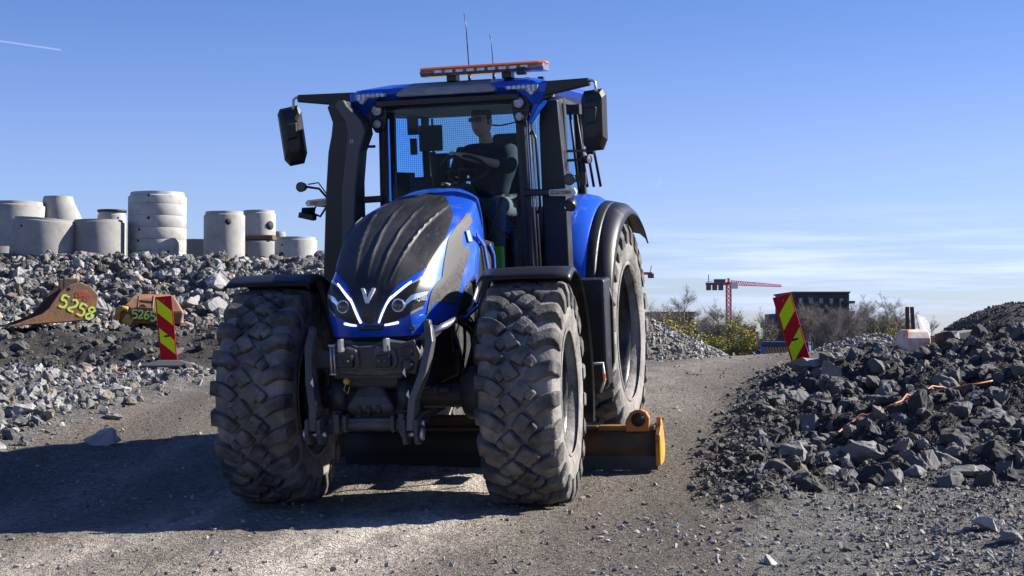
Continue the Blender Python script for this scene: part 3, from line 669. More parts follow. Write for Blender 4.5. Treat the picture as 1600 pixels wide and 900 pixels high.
for sgn in (1, -1):
    f = (lambda P: P) if sgn > 0 else mir
    h = hood_patch('headlight', f(hl), M['black'], .004, (.014, .008))
    hood_patch('light_strip', f(led1), M['led'], .012, (.010, .006), parent=h)
    hood_patch('light_strip', f(led2), M['led'], .010, (.010, .006), parent=h)
    hood_patch('trim_fin', f(fin), M['chrome'], .010, (.010, .006), parent=h)
    hood_patch('trim_fin', f(fin2), M['steel'], .008, (.010, .006), parent=h)
    hood_patch('trim_fin', f([(.42, .30), (.40, .288), (.52, .318), (.57, .345), (.50, .335)]), M['chrome'], .010, (.010, .006), parent=h)
    c = HS(.335*sgn, .185); n = HSn(.335*sgn, .185)*SGN; q = Vector((0, -1, .12)).normalized(); c = Vector(c)+Vector(n)*.004
    b = B(); b.lathe([(-.02, .047), (.012, .047), (.018, .043), (.012, .036), (.002, .03), (0, .001)], ax='z', n=28, mi=0)
    l_ = b.build('lens', M['refl'], h, loc=c, rot=q.to_track_quat('Z', 'Y').to_euler())
    b = B(); b.lathe([(.013, .036), (.020, .022), (.022, .001)], ax='z', n=24); b.build('lens_dome', M['darklens'], h, loc=c, rot=q.to_track_quat('Z', 'Y').to_euler())
# V emblem
pe = Vector(HS(-.015, .245)); ne = Vector(HSn(-.015, .245)*SGN)
b = B(); w = .052
b.prism([(-w, .055), (-w+.024, .055), (0, -.012), (w-.024, .055), (w, .055), (.012, -.052), (-.012, -.052)], -.012, .010, 'y')
b.build('emblem', mat('silver_badge', (.78, .79, .82), .3, .25), HOOD, bevel=.002, loc=pe+ne*.012, rot=(-.35, 0, 0))
text_obj('number_lettering', 'Q305', .040, M['white'], HOOD, Vector(HS(.60, .215))+Vector(HSn(.60, .215)*SGN)*.012, (Vector(HSn(.60, .215)*SGN)).to_track_quat('Z', 'Y').to_euler(), shear=.2)
# badge on the side
for sgn in (1,):
    ps = Vector(HS(.635, .655)); nn = Vector(HSn(.635, .655)*SGN)
    b = B(); b.box((0, 0, 0), (.07, .09, .006)); b.build('side_badge', M['steel'], HOOD, bevel=.004, loc=ps+nn*.012, rot=nn.to_track_quat('Z', 'Y').to_euler())
# chin crease lamp (front camera)
pc = Vector(HS(.52, .045)); b = B(); b.lathe([(0, .02), (.012, .02), (.016, .013), (.010, .001)], ax='y', n=18); 
b.build('front_camera', [M['darklens']], HOOD, loc=pc+Vector((0, -.004, .0)), rot=(0, 0, .35+pi))
b = B(); b.box((0, -.61, 1.335), (.17, .05, .03)); b.build('chin_insert', M['black'], HOOD, bevel=.006)
# blue angular side fins behind the hood
for sgn in (1, -1):
    b = B(); b.beam((sgn*.495, .45, 1.93), (sgn*.505, .62, 1.84), .018, .035); b.beam((sgn*.505, .62, 1.84), (sgn*.515, .70, 1.62), .018, .035); b.beam((sgn*.515, .70, 1.62), (sgn*.50, .42, 1.40), .018, .04)
    b.beam((sgn*.50, .42, 1.40), (sgn*.475, .10, 1.33), .018, .03)
    b.build('side_trim', M['blue'], HOOD, bevel=.005)
    b = B(); b.beam((sgn*.50, .80, 1.84), (sgn*.50, .92, 1.76), .018, .035); b.beam((sgn*.50, .92, 1.76), (sgn*.50, .94, 1.58), .018, .035); b.build('rear_trim', M['blue'], HOOD, bevel=.005)
    b = B(); b.prism([(.35, 1.36), (.70, 1.40), (1.0, 1.45), (1.0, 1.85), (.6, 1.9)], sgn*.44, sgn*.485, 'x'); b.build('side_duct', M['black'], HOOD, bevel=.01)
b = B(); b.prism([(-.27, 1.40), (-.27, 1.95), (-.20, 2.2), (0, 2.28), (.20, 2.2), (.27, 1.95), (.27, 1.40)], 1.35, 1.62, 'y'); b.build('rear_cowl', M['black'], TR, bevel=.02)
# chassis and engine
b = B()
b.box((0, .35, 1.12), (.62, 1.6, .5)); b.box((0, 1.5, .95), (.56, 1.4, .6)); b.box((0, 2.7, .95), (.9, 1.4, .7)); b.cyl((-.9, 3.05, .96), (.85, 3.05, .96), .17)
b.box((-.45, 1.7, .95), (.4, .9, .5)); b.box((.42, 1.6, 1.1), (.3, .9, .55)); b.box((0, -.45, 1.08), (.44, .5, .32))
b.build('chassis', M['matte'], TR, bevel=.02)
b = B()
b.cyl((-.62, 0, .78), (.52, 0, .78), .085); b.box((0, 0, .80), (.34, .30, .30)); b.box((0, .2, .70), (.5, .2, .12)); b.cyl((-.72, -.02, .80), (-.60, 0, .80), .19, 24); b.cyl((.52, 0, .80), (.66, -.02, .80), .19, 24)
b.cyl((-.5, -.17, .84), (.42, -.17, .84), .025); b.cyl((.10, -.17, .84), (.34, -.17, .84), .042)
b.beam((-.18, -.02, .95), (-.16, .05, 1.15), .1, .1); b.beam((.18, -.02, .95), (.16, .05, 1.15), .1, .1)
b.build('front_axle', M['dkgrey'], TR, bevel=.01)
b = B(); r3 = random.Random(4)
for k in range(9):
    x0 = .33+.02*k % .12; p = [(x0+r3.uniform(0, .08), .2+r3.uniform(-.3, .6), 1.35), (x0+.1+r3.uniform(0, .1), .3+r3.uniform(-.3, .5), 1.1+r3.uniform(-.1, .1)), (x0+r3.uniform(0, .1), .3, .85)]
    b.tube([Vector(p[0]).lerp(Vector(p[1]), t)*(1-t)+Vector(p[1]).lerp(Vector(p[2]), t)*t for t in np.linspace(0, 1, 9)], .009+.004*(k % 3), 6)
b.cyl((.40, .0, 1.36), (.40, .02, 1.02), .012, 8); b.cyl((.40, .02, 1.15), (.40, .02, 1.08), .022, 10)
b.build('hose_bundle', M['black'], TR)

# wheels -----------------------------------------------------------------
def tyre_mesh(R, Wd, rimR, lug, N, hand):
    b = B(); Rt = R-lug; h = Wd/2
    prof = [(h*.62, rimR), (h*.80, rimR+.015), (h*.93, rimR+.06), (h*.985, rimR+(Rt-rimR)*.42), (h*.965, rimR+(Rt-rimR)*.66), (h*.92, Rt-.075), (h*.86, Rt-.035), (h*.7, Rt-.014), (h*.4, Rt-.004), (0, Rt)]
    full = [(-x, r) for x, r in prof] + prof[::-1][1:]
    b.lathe(full, n=96)
    b.lathe([(h*.955, rimR+.035), (h*.975, rimR+.05), (h*.95, rimR+.062)], n=96); 
    def rb(x): return np.interp(abs(x), [0, h*.4, h*.7, h*.86, h*.92, h*.965], [Rt, Rt-.004, Rt-.014, Rt-.035, Rt-.075, Rt-.13])
    def rt(x): return np.interp(abs(x), [0, h*.5, h*.85, h*.96, h*1.0, h*1.02], [R, R-.004, R-.018, R-.034, R-.055, R-.105])
    pitch = 2*pi/N
    def curve(t, a0): return (t*h, a0+hand*(.23/R)*(1-max(0., 1-t)**2.3))   # shoulder trails the centre
    def block(t0, t1, w0, w1, a0, s, ns, da=0.):
        R_ = []
        for i in range(ns+1):
            f = i/ns; t = t0+(t1-t0)*f; w = w0+(w1-w0)*f; x, a = curve(t, a0+da)
            x2, a2 = curve(t+.01, a0+da); R0 = rt(min(x, h)); dx = x2-x; dy = (a2-a)*R0; L = math.hypot(dx, dy); nx, ny = -dy/L, dx/L
            x *= s; nx *= s
            ring = []
            for k, (sd, top) in enumerate(((-1, 0), (-1, 1), (1, 1), (1, 0))):
                ww = w/2+(0 if top else .013); X = x+nx*ww*sd*1.0; A = a+ny*ww*sd/R0
                X = max(-h*1.015, min(h*1.015, X)); r = (rt(X)-(0.0 if 0 < i < ns else .006)) if top else rb(X)-.012
                ring.append((X, r*sin(A), r*cos(A)))
            R_.append(ring)
        b.rings(R_, 1, True)
    for s in (1, -1):
        for k in range(N):
            a0 = pitch*(k+(.5 if s < 0 else 0)); j = r5.uniform(-.01, .01)
            block(.34, 1.015, .088*R, .125*R, a0+j, s, 9)
            block(.03, .27, .115*R, .100*R, a0+j*2, s, 3)
            block(.27, .46, .070*R, .060*R, a0+pitch*.52+j, s, 2)
    return b
r5 = random.Random(8)
def rim_mesh(rimR, Wd, out):
    h = Wd/2*.66; b = B()
    b.lathe([(-h, rimR+.012), (-h+.02, rimR-.02), (-h*.5, rimR-.045), (h*.35, rimR-.05), (h*.8, rimR-.02), (h-.015, rimR-.012), (h, rimR+.014), (h+.008, rimR+.012), (h+.004, rimR-.018), (h*.8, rimR-.028), (h*.4, rimR-.058), (h*.05, rimR-.075), (-.02, rimR*.62), (-.03, rimR*.5), (.03, rimR*.44), (.03, rimR*.30), (.09, rimR*.28), (.10, rimR*.16), (.10, .001)] if out > 0 else
            [(-h, rimR+.014), (-h-.008, rimR+.012), (-h*.8, rimR-.028), (-h*.4, rimR-.06), (0, rimR-.07), (.03, rimR*.6), (-.03, rimR*.4), (-.03, .001)], n=64)
    if out > 0:
        for k in range(10):
            a = 2*pi*k/10; p = Vector((.03, rimR*.37*sin(a), rimR*.37*cos(a))); b.cyl(p, p+Vector((.022, 0, 0)), .013, 6)
    return b
def wheel(name, x, y, z, R, Wd, rimR, lug, N, outside, steer=0.):
    e = empty(name, (x, y, z), (0, 0, radians(steer)), TR)
    t = tyre_mesh(R, Wd, rimR, lug, N, 1).build('tyre', [M['rubber'], M['lug']], e, bevel=.012, seg=2)
    for p in t.data.polygons: pass
    rm = rim_mesh(rimR, Wd, 1)
    o = rm.build('rim', M['rim'], e)
    if outside < 0: o.scale = (-1, 1, 1)
    return e
FR, FZ = .805, .795
wheel('front_wheel', .985, 0, FZ, FR, .575, .40, .058, 21, 1, 4); wheel('front_wheel', -.94, 0, FZ, FR, .575, .40, .058, 21, -1, 4)
wheel('rear_wheel', .855, 3.05, .955, .985, .66, .56, .058, 23, 1); wheel('rear_wheel', -.92, 3.05, .955, .985, .66, .56, .058, 23, -1)
# front fenders
def front_fender(cx, sgn):
    G = []
    for k in range(26):
        a = radians(-14+ (112+14)*k/25); R = .90 if k < 20 else .90+.004*(k-20); row = []
        for t, dz in ((-.335, -.035), (-.31, -.004), (-.2, 0), (0, .004), (.2, 0), (.31, -.004), (.335, -.035)):
            rr = R+dz; 
            lift = .0 if k > 3 else -.012*(3-k)
            row.append((t, rr*sin(a), rr*cos(a)+lift))
        G.append(row)
    b = B(); b.sheet(G[::-1], .014); o = b.build('front_fender', M['black'], TR, loc=(cx, 0, FZ), rot=(0, 0, radians(4)))
    b = B(); b.beam((-.30*sgn, .12, .87), (-.42*sgn, .12, .40), .05, .05); b.beam((-.42*sgn, .12, .40), (-.42*sgn, .1, .05), .06, .06); b.build('fender_bracket', M['matte'], o, bevel=.006)
front_fender(.985, 1); front_fender(-.945, -1)
# rear fenders: blue inner shell + black flares
def arc(R, a0, a1, n, cy=3.05, cz=.955, sq=0.):
    out = []
    for k in range(n+1):
        a = radians(a0+(a1-a0)*k/n); out.append((cy+R*sin(a), cz+R*cos(a)))
    return out
for s, xo in ((1, 0.), (-1, -.0)):
    def shell(name, m, xs, zs, path, parent=TR, th=.012):
        G = [[(s*x+xo, y, z+dz) for x, dz in zip(xs, zs)] for y, z in path]
        b = B(); b.sheet(G if s > 0 else [r[::-1] for r in G], th); return b.build(name, m, parent)
    path = [(2.0, 1.42), (2.07, 1.60), (2.2, 1.78), (2.38, 1.94), (2.60, 2.06), (2.85, 2.13), (3.12, 2.15), (3.42, 2.11), (3.70, 2.01), (3.93, 1.86)]
    pth = [tuple(catm(np.array(path), t)) for t in np.linspace(0, len(path)-1, 30)]
    inner = shell('rear_fender', M['blue'], (.66, .83, .91, .965, .995), (.03, .03, .01, -.03, -.05), pth)
    shell('fender_extension', M['black'], (.99, 1.0, 1.055, 1.07), (-.055, -.035, -.045, -.06), pth, inner)
    p2 = [(y+.01, z-.04) for y, z in pth]
    fl = shell('fender_flare', M['black'], (1.065, 1.08, 1.14, 1.19, 1.21), (-.03, -.012, -.025, -.07, -.12), p2, inner)
    b = B(); b.prism([(1.74, 1.50), (2.04, 1.50), (2.05, 1.30), (2.0, .95), (1.98, .62), (1.80, .62), (1.74, .8)], s*.72, s*1.20, 'x'); b.build('side_tank', M['black'], TR, bevel=.025, seg=2)
    b = B(); b.tube([(s*1.17, 1.98, 1.5), (s*1.21, 2.0, 1.3), (s*1.21, 1.98, .8), (s*1.16, 1.93, .6), (s*1.1, 1.85, .56)], .014, 8); b.build('tank_guard', M['matte'], TR)
    b = B()
    for z in (.55, .85, 1.15): b.box((s*.94, 1.35, z), (.20, .32, .03))
    b.beam((s*.86, 1.2, 1.45), (s*.88, 1.2, .5), .03, .03); b.beam((s*.86, 1.5, 1.45), (s*.88, 1.5, .5), .03, .03); b.box((s*.86, 1.6, 1.1), (.25, .2, .9)); b.build('cab_steps', M['matte'], TR, bevel=.004)
b = B(); b.tube([(1.13, 1.22, .86), (1.27, 1.20, .87), (1.28, 1.2, .74), (1.24, 1.22, .64)], .011, 8); b.build('step_handle', M['white'], TR)
b = B(); b.box((1.283, 1.19, .76), (.012, .02, .06)); b.build('side_reflector', M['amber'], TR)

# cab -----------------------------------------------------------------
b = B(); pw = .045
for s in (1, -1):
    b.beam((s*.635, 1.66, 1.50), (s*.595, 1.66, 3.0), pw, .06, up=(0, 1, 0)); b.beam((s*.80, 2.45, 1.45), (s*.76, 2.45, 3.02), .05, .07, up=(0, 1, 0)); b.beam((s*.74, 3.35, 1.9), (s*.72, 3.3, 3.02), .07, .07, up=(0, 1, 0))
    b.beam((s*.66, 1.68, 1.50), (s*.80, 2.45, 1.45), .05, .08); b.beam((s*.80, 2.45, 1.9), (s*.74, 3.35, 1.92), .05, .08)
    b.beam((s*.60, 1.66, 2.975), (s*.76, 2.45, 2.99), .05, .05); b.beam((s*.76, 2.45, 2.99), (s*.72, 3.3, 2.99), .05, .05)
    b.prism([(1.70, 1.30), (3.3, 1.30), (3.35, 1.95), (2.45, 1.90), (2.42, 1.47), (1.70, 1.47)], s*.66, s*.72, 'x')
b.beam((-.63, 1.665, 1.52), (.63, 1.665, 1.52), .06, .08); b.beam((-.60, 1.66, 2.985), (.60, 1.66, 2.985), .06, .07); b.beam((-.72, 3.3, 2.98), (.72, 3.3, 2.98), .06, .06); b.beam((-.74, 3.35, 1.95), (.74, 3.35, 1.95), .06, .10)
CAB = b.build('cab_frame', M['matte'], TR, bevel=.008)
b = B(); b.box((0, 2.5, 1.42), (1.40, 1.7, .06)); b.box((0, 3.28, 1.7), (1.3, .05, .5)); b.build('cab_floor', M['interior'], CAB)
def pane(name, c, mt, n=8, bow=0., parent=CAB):
    c = [Vector(p) for p in c]; G = []
    for i in range(n+1):
        r = []
        for j in range(n+1):
            u, v = i/n, j/n; p = (c[0]*(1-u)+c[1]*u)*(1-v)+(c[3]*(1-u)+c[2]*u)*v; nrm = (c[1]-c[0]).cross(c[3]-c[0]).normalized(); p = p+nrm*bow*4*u*(1-u); r.append(p)
        G.append(r)
    b = B(); V = [p for r in G for p in r]; m = n+1; b.add(V, [(i*m+j, (i+1)*m+j, (i+1)*m+j+1, i*m+j+1) for i in range(n) for j in range(n)], 0, True); return b.build(name, mt, parent)
pane('windshield', [(-.615, 1.655, 1.56), (.615, 1.655, 1.56), (.575, 1.655, 2.96), (-.575, 1.655, 2.96)], G_front, bow=.05)
for s in (1, -1):
    pane('door_glass', [(s*.66, 1.70, 1.5), (s*.79, 2.42, 1.48), (s*.755, 2.42, 2.97), (s*.61, 1.70, 2.97)], G_side); pane('side_window', [(s*.79, 2.49, 1.95), (s*.735, 3.3, 1.97), (s*.72, 3.28, 2.97), (s*.755, 2.49, 2.97)], G_side)
RW = pane('rear_window', [(.70, 3.33, 2.0), (-.70, 3.33, 2.0), (-.69, 3.3, 2.95), (.69, 3.3, 2.95)], G_rear)
b = B()
for k in range(67): x = -.66+1.32*k/66; b.beam((x, 3.42, 2.0), (x, 3.40, 2.95), .0022, .0022)
for k in range(48): z = 2.0+.95*k/47; b.beam((-.66, 3.41, z), (.66, 3.41, z), .0022, .0022)
b.beam((-.68, 3.41, 2.0), (-.68, 3.40, 2.95), .02, .02); b.beam((.68, 3.41, 2.0), (.68, 3.40, 2.95), .02, .02)
b.build('rear_guard_mesh', M['mesh'], CAB)
b = B(); P = .012   # black printed border of the windscreen
for s in (1, -1):
    b = B(); b.add([(s*.625, 1.640, 1.56), (s*.575, 1.640, 1.56), (s*.54, 1.640, 2.9), (s*.585, 1.640, 2.96)], [(0, 1, 2, 3)]); b.build('windshield_border', M['black'], CAB)
# wiper
b = B(); b.tube([(.12, 1.60, 1.60), (.30, 1.575, 1.90), (.42, 1.575, 2.20)], .008, 6); b.tube([(.10, 1.60, 2.24), (.46, 1.575, 1.86)], .007, 6); b.build('wiper', M['black'], CAB)
# roof
def rect(x, y0, y1, z, c=.12): return [(-x+c, y0, z), (x-c, y0, z), (x, y0+c, z), (x, y1-c, z), (x-c, y1, z), (-x+c, y1, z), (-x, y1-c, z), (-x, y0+c, z)]
b = B(); b.rings([rect(.74, 1.64, 3.36, 2.985, .08), rect(.80, 1.58, 3.42, 3.03, .06), rect(.835, 1.54, 3.45, 3.085, .05), rect(.80, 1.57, 3.42, 3.125, .08), rect(.66, 1.75, 3.3, 3.165, .14)], 0, True)
for s in (1, -1):
    b.rings([[(s*.55, 1.53, 3.10), (s*.835, 1.55, 3.10), (s*.835, 1.78, 3.10), (s*.55, 1.78, 3.10)], [(s*.58, 1.525, 3.05), (s*.825, 1.54, 3.03), (s*.825, 1.78, 3.03), (s*.58, 1.78, 3.05)], [(s*.70, 1.60, 2.93), (s*.755, 1.60, 2.93), (s*.77, 1.76, 2.93), (s*.70, 1.76, 2.93)], [(s*.635, 1.64, 2.77), (s*.65, 1.64, 2.77), (s*.66, 1.70, 2.77), (s*.635, 1.70, 2.77)]][::s])
ROOF = b.build('roof', M['blue'], TR, bevel=.012, seg=2)
b = B(); b.add([], [])
b.rings([[(-.40, 1.50, 3.045), (.40, 1.50, 3.045), (.43, 1.62, 3.05), (-.43, 1.62, 3.05)], [(-.42, 1.495, 3.07), (.42, 1.495, 3.07), (.43, 1.62, 3.07), (-.43, 1.62, 3.07)], [(-.36, 1.53, 3.115), (.36, 1.53, 3.115), (.40, 1.65, 3.13), (-.40, 1.65, 3.13)], [(-.33, 1.72, 3.165), (.33, 1.72, 3.165), (.33, 2.6, 3.185), (-.33, 2.6, 3.185)]])
b.build('roof_cap', M['roofcap'], ROOF, bevel=.01, seg=2)
b = B(); b.box((0, 1.60, 3.00), (1.22, .16, .06)); b.build('roof_visor', M['black'], ROOF, bevel=.01)
for s in (1, -1):
    P = [(.50, 3.083), (.77, 3.083), (.765, 3.045), (.71, 3.0), (.66, 3.052), (.51, 3.058)]
    b = B(); b.prism([(s*x, z) for x, z in P][::s], 1.500, 1.53, 'y'); pn = b.build('led_panel', M['ledpan'], ROOF)
    b = B()
    for k in range(6): b.lathe([(0, .016), (-.006, .014), (-.002, .001)], (s*(.535+.04*k), 1.499, 3.070), 'y', 12)
    for k, (x, z) in enumerate(((.70, 3.045), (.735, 3.045), (.715, 3.020))): b.lathe([(0, .015), (-.006, .013), (-.002, .001)], (s*x, 1.499, z), 'y', 12)
    b.build('led_lens', M['refl'], pn)
    # twin round work lamps on a bracket
    bk = B(); bk.prism([(s*.535, 3.01), (s*.665, 3.01), (s*.675, 2.88), (s*.64, 2.79), (s*.56, 2.79), (s*.535, 2.88)], 1.56, 1.60, 'y'); bk.build('lamp_bracket', M['black'], TR, bevel=.008)
    for z, r in ((2.948, .050), (2.838, .040)):
        b = B(); b.lathe([(.045, r*.5), (.04, r*.9), (0, r), (-.012, r*.98), (-.014, r*.86), (-.004, r*.84)], (s*.60, 1.54, z), 'y', 28); l_ = b.build('work_lamp', M['black'], TR)
        b = B(); b.lathe([(-.006, r*.85), (-.012, r*.5), (-.014, .001)], (s*.60, 1.54, z), 'y', 24); b.build('lens', M['lens'], l_)
# light bar
def skew(x): return .028*(x-.29)/1.0
b = B(); L0, L1 = -.235, .80
b.rings([[(x, 1.62-.0, 3.205), (x, 1.80, 3.205), (x, 1.83, 3.225), (x, 1.80, 3.267), (x, 1.62, 3.267), (x, 1.585, 3.235)] for x in (L0, L0+.05, L1-.05, L1)])
LB = b.build('light_bar', M['amberdk'], TR, bevel=.004)
b = B(); b.rings([[(x, 1.615-d, 3.266), (x, 1.805+d, 3.266), (x, 1.80+d, 3.279), (x, 1.62-d, 3.279)] for x, d in ((L0-.01, -.02), (L0+.04, .01), (L1-.04, .01), (L1+.01, -.02))]); b.build('amber_top', M['amber'], LB)
b = B()
for k in range(9): b.box((L0+.16+k*.09, 1.588, 3.238), (.06, .012, .022))
b.build('led_module', M['refl'], LB)
for x, y, sz in ((L0+.25, 1.71, (.08, .12, .05)), (L1-.32, 1.71, (.08, .12, .05))): b = B(); b.box((x, y, 3.185), sz); b.build('mounting_foot', M['black'], LB, bevel=.004)
b = B(); b.box((L1-.18, 1.60, 3.205), (.075, .06, .06)); b.build('bar_connector', M['black'], LB, bevel=.004)
b = B()
for (x, r, l) in ((.09, .006, .52), (.30, .0045, .33)):
    b = B(); b.tube([(x, 1.95, 3.17), (x, 1.95, 3.22)], .014, 8); b.tube([(x, 1.95, 3.2), (x-.01, 1.95, 3.3+l*.6), (x-.03, 1.97, 3.22+l)], [r, r*.8, r*.4], 6); b.build('antenna', M['black'], TR)
for x in (.5, .62): b = B(); b.box((x, 2.3, 3.185), (.05, .05, .03)); b.build('roof_fitting', M['black'], ROOF, bevel=.004)
# mirrors
for s in (1, -1):
    b = B(); b.beam((s*.79, 1.60, 3.05), (s*(1.19 if s > 0 else 1.275), 1.52, 3.082), .08, .12, w2=.06, h2=.06); b.beam((s*.78, 1.62, 3.02), (s*.86, 1.60, 3.04), .09, .13)
    arm = b.build('mirror_arm', M['black'], TR, bevel=.008)
    xm = 1.215 if s > 0 else 1.29
    b = B(); b.tube([(s*(xm-.06), 1.525, 3.088), (s*(xm+.0), 1.515, 3.09), (s*(xm+.02), 1.51, 3.075), (s*(xm+.025), 1.51, 3.03), (s*(xm+.025), 1.51, 2.88)], .011, 10); b.build('mirror_stem', M['steel'], arm)
    cx = .0
    def R_(sc, y, dy=0): 
        pts = []
        for (x, z) in ((-.075, .235), (.075, .25), (.10, .20), (.105, -.15), (.07, -.235), (-.05, -.245), (-.09, -.19), (-.10, .19)): pts.append((x*sc, y, z*sc))
        return pts
    b = B(); b.rings([R_(.55, -.075), R_(.86, -.05), R_(1, -.005), R_(1, .03), R_(.93, .035)], 0, True)
    mo = b.build('mirror_housing', M['black'], arm, bevel=.01, seg=2, loc=(s*(xm-.005) if s > 0 else -1.345, 1.535, 2.775), rot=(0, .05*s-.03, -.25*s+.1))
    b = B(); b.add([(x*.88, .037, z) for x, _, z in R_(.88, 0)], [tuple(range(8))]); b.build('mirror_glass', M['mirror'], mo)
    b = B(); b.rings([[(-.05, -.095, .10), (.05, -.095, .10), (.04, -.095, -.01), (-.045, -.095, -.03)], [(-.06, -.04, .12), (.06, -.04, .12), (.05, -.04, -.04), (-.05, -.04, -.06)]]); b.build('mirror_clamp', M['matte'], mo, bevel=.008)
# exhaust shroud (tractor's right) and intake shroud (left)
def col(name, L, mt, th):
    """L: list of (xl, xr, z, y)"""
    b = B(); b.rings([[(xl, y, z), (xr, y-.02, z), (xr, y+th, z), (xl, y+th, z)] for xl, xr, z, y in L]); return b.build(name, mt, TR, bevel=.012, seg=2)
ex = col('exhaust_shroud', [(-1.07, -.80, 1.20, 1.36), (-1.07, -.80, 1.6, 1.36), (-1.005, -.745, 2.30, 1.34), (-.965, -.70, 2.62, 1.33), (-.93, -.64, 2.76, 1.33), (-.915, -.655, 2.86, 1.33), (-.955, -.78, 2.985, 1.33), (-.91, -.79, 3.03, 1.33)], M['black'], .22)
L = [(-.895, -.795, 1.58, 1.33), (-.855, -.745, 2.30, 1.31), (-.80, -.695, 2.60, 1.30), (-.775, -.635, 2.77, 1.30), (-.79, -.66, 2.86, 1.30), (-.875, -.775, 2.985, 1.30), (-.85, -.80, 3.035, 1.30)]
b = B(); b.rings([[(xl, y, z), (xr, y-.0, z), (xr+.0, y+.05, z), (xl, y+.05, z)] for xl, xr, z, y in L]); b.build('heat_shield', M['duct'], ex, bevel=.006)
b = B(); b.lathe([(-.004, .016), (-.004, .009), (.006, .009)], (-.745, 1.30, 2.70), 'y', 14); b.build('shield_bolt', M['steel'], ex)
col('intake_shroud', [(.70, .90, 1.25, 1.80), (.70, .91, 1.6, 1.80), (.70, .905, 2.3, 1.80), (.70, .875, 2.75, 1.80), (.715, .865, 2.97, 1.80)], M['black'], .16)
b = B()
for x0, x1, y, r in ((.665, .635, 1.70, .012), (.69, .655, 1.72, .009)): b.tube([(x0, y, 1.45), (x1, y, 2.93)], r, 8)
b.build('pillar_trim', M['steel'], CAB)
b = B(); b.tube([(-.66, 1.64, 2.66), (-.74, 1.60, 2.66), (-.76, 1.60, 2.62), (-.775, 1.60, 2.0), (-.78, 1.6, 1.6)], .012, 8); b.build('grab_rail', M['black'], TR)
b = B(); b.tube([(.66, 1.66, 2.70), (.69, 1.6, 2.72), (.715, 1.6, 2.66), (.73, 1.6, 2.1), (.69, 1.66, 2.06)], .011, 8); b.build('grab_rail', M['black'], TR)
b = B()
for k, (x0, x1) in enumerate(((.90, .93), (.93, .985), (.955, 1.02), (.985, 1.06))): b.tube([(x0, 2.1+.1*k, 2.88), (x1, 2.2+.1*k, 2.25)], .012, 8)
b.box((.925, 2.15, 2.90), (.11, .1, .08)); b.build('door_rails', M['matte'], TR)
# horizontal indicator booms
for s in (1, -1):
    b = B(); b.beam((s*.60, 1.60, 2.225), (s*1.02, 1.50, 2.215), .05, .055); bm_ = b.build('indicator_boom', M['black'], TR, bevel=.01)
    tipx = 1.02
    b = B(); b.prism([(s*tipx, 2.185), (s*tipx, 2.252), (s*(tipx+.19), 2.238), (s*(tipx+.21), 2.215), (s*(tipx+.19), 2.188)] if s < 0 else [(tipx-.18, 2.19), (tipx-.18, 2.24), (tipx+.03, 2.245), (tipx+.045, 2.215), (tipx+.03, 2.18)], 1.44, 1.49, 'y'); ind = b.build('indicator_light', M['white'], TR, bevel=.006)
    x0, x1 = (s*tipx, s*(tipx+.16)) if s < 0 else (tipx-.17, tipx+.0)
    b = B(); b.prism([(x0, 2.198), (x0, 2.236), (x1, 2.228), (x1, 2.2)], 1.432, 1.441, 'y'); b.build('indicator_lens', M['amberdk'], ind)
def rlamp(x, y, z, r, rot=(0, 0, 0), front=True):
    b = B(); b.lathe([(.06, r*.45), (.05, r*.85), (0, r), (-.012, r), (-.012, r*.88)], (0, 0, 0), 'y', 24); o = b.build('work_lamp', M['black'], TR, loc=(x, y, z), rot=rot)
    b = B(); b.lathe([(-.008, r*.88), (-.012, .001)], (0, 0, 0), 'y', 24); b.build('lens', M['duct'] , o); return o
rlamp(-1.265, 1.47, 2.35, .042); rlamp(1.005, 1.47, 2.315, .048)
rlamp(.99, 1.52, 2.105, .05, (.7, .3, 0)); rlamp(1.14, 1.6, 2.47, .036, (0, 0, 1.1)); rlamp(1.10, 2.0, 2.55, .034, (0, 0, 1.6))
b = B(); b.tube([(-1.23, 1.50, 2.35), (-1.12, 1.50, 2.33), (-1.05, 1.50, 2.25)], .010, 8); b.tube([(-1.22, 1.52, 2.37), (-1.13, 1.52, 2.38), (-1.06, 1.52, 2.28)], .006, 6)
b.tube([(-1.19, 1.5, 2.13), (-1.12, 1.5, 2.10), (-1.06, 1.5, 2.18)], .010, 8); b.tube([(-1.06, 1.5, 2.18), (-1.15, 1.5, 2.19), (-1.20, 1.5, 2.12)], .008, 8)
b.build('lamp_stay', M['matte'], TR)
b = B(); b.box((-1.225, 1.48, 2.105), (.13, .09, .045), (0, .25, 0))
for k in range(6): b.box((-1.26+.018*k, 1.48, 2.15), (.005, .08, .06), (0, .2, 0))
b.build('finned_lamp', M['matte'], TR, bevel=.003)
b = B(); b.beam((.96, 1.55, 2.32), (1.10, 1.58, 2.32), .03, .06); b.box((1.10, 1.58, 2.32), (.04, .04, .10)); b.build('lamp_stay', M['matte'], TR)
for p_, q_ in (((.90, 1.9, 2.55), (1.10, 1.95, 2.55)), ((.95, 1.7, 2.47), (1.12, 1.6, 2.47)), ((.92, 1.55, 2.05), (.98, 1.55, 2.09))): b = B(); b.beam(p_, q_, .022, .022); b.build('lamp_stay', M['matte'], TR)
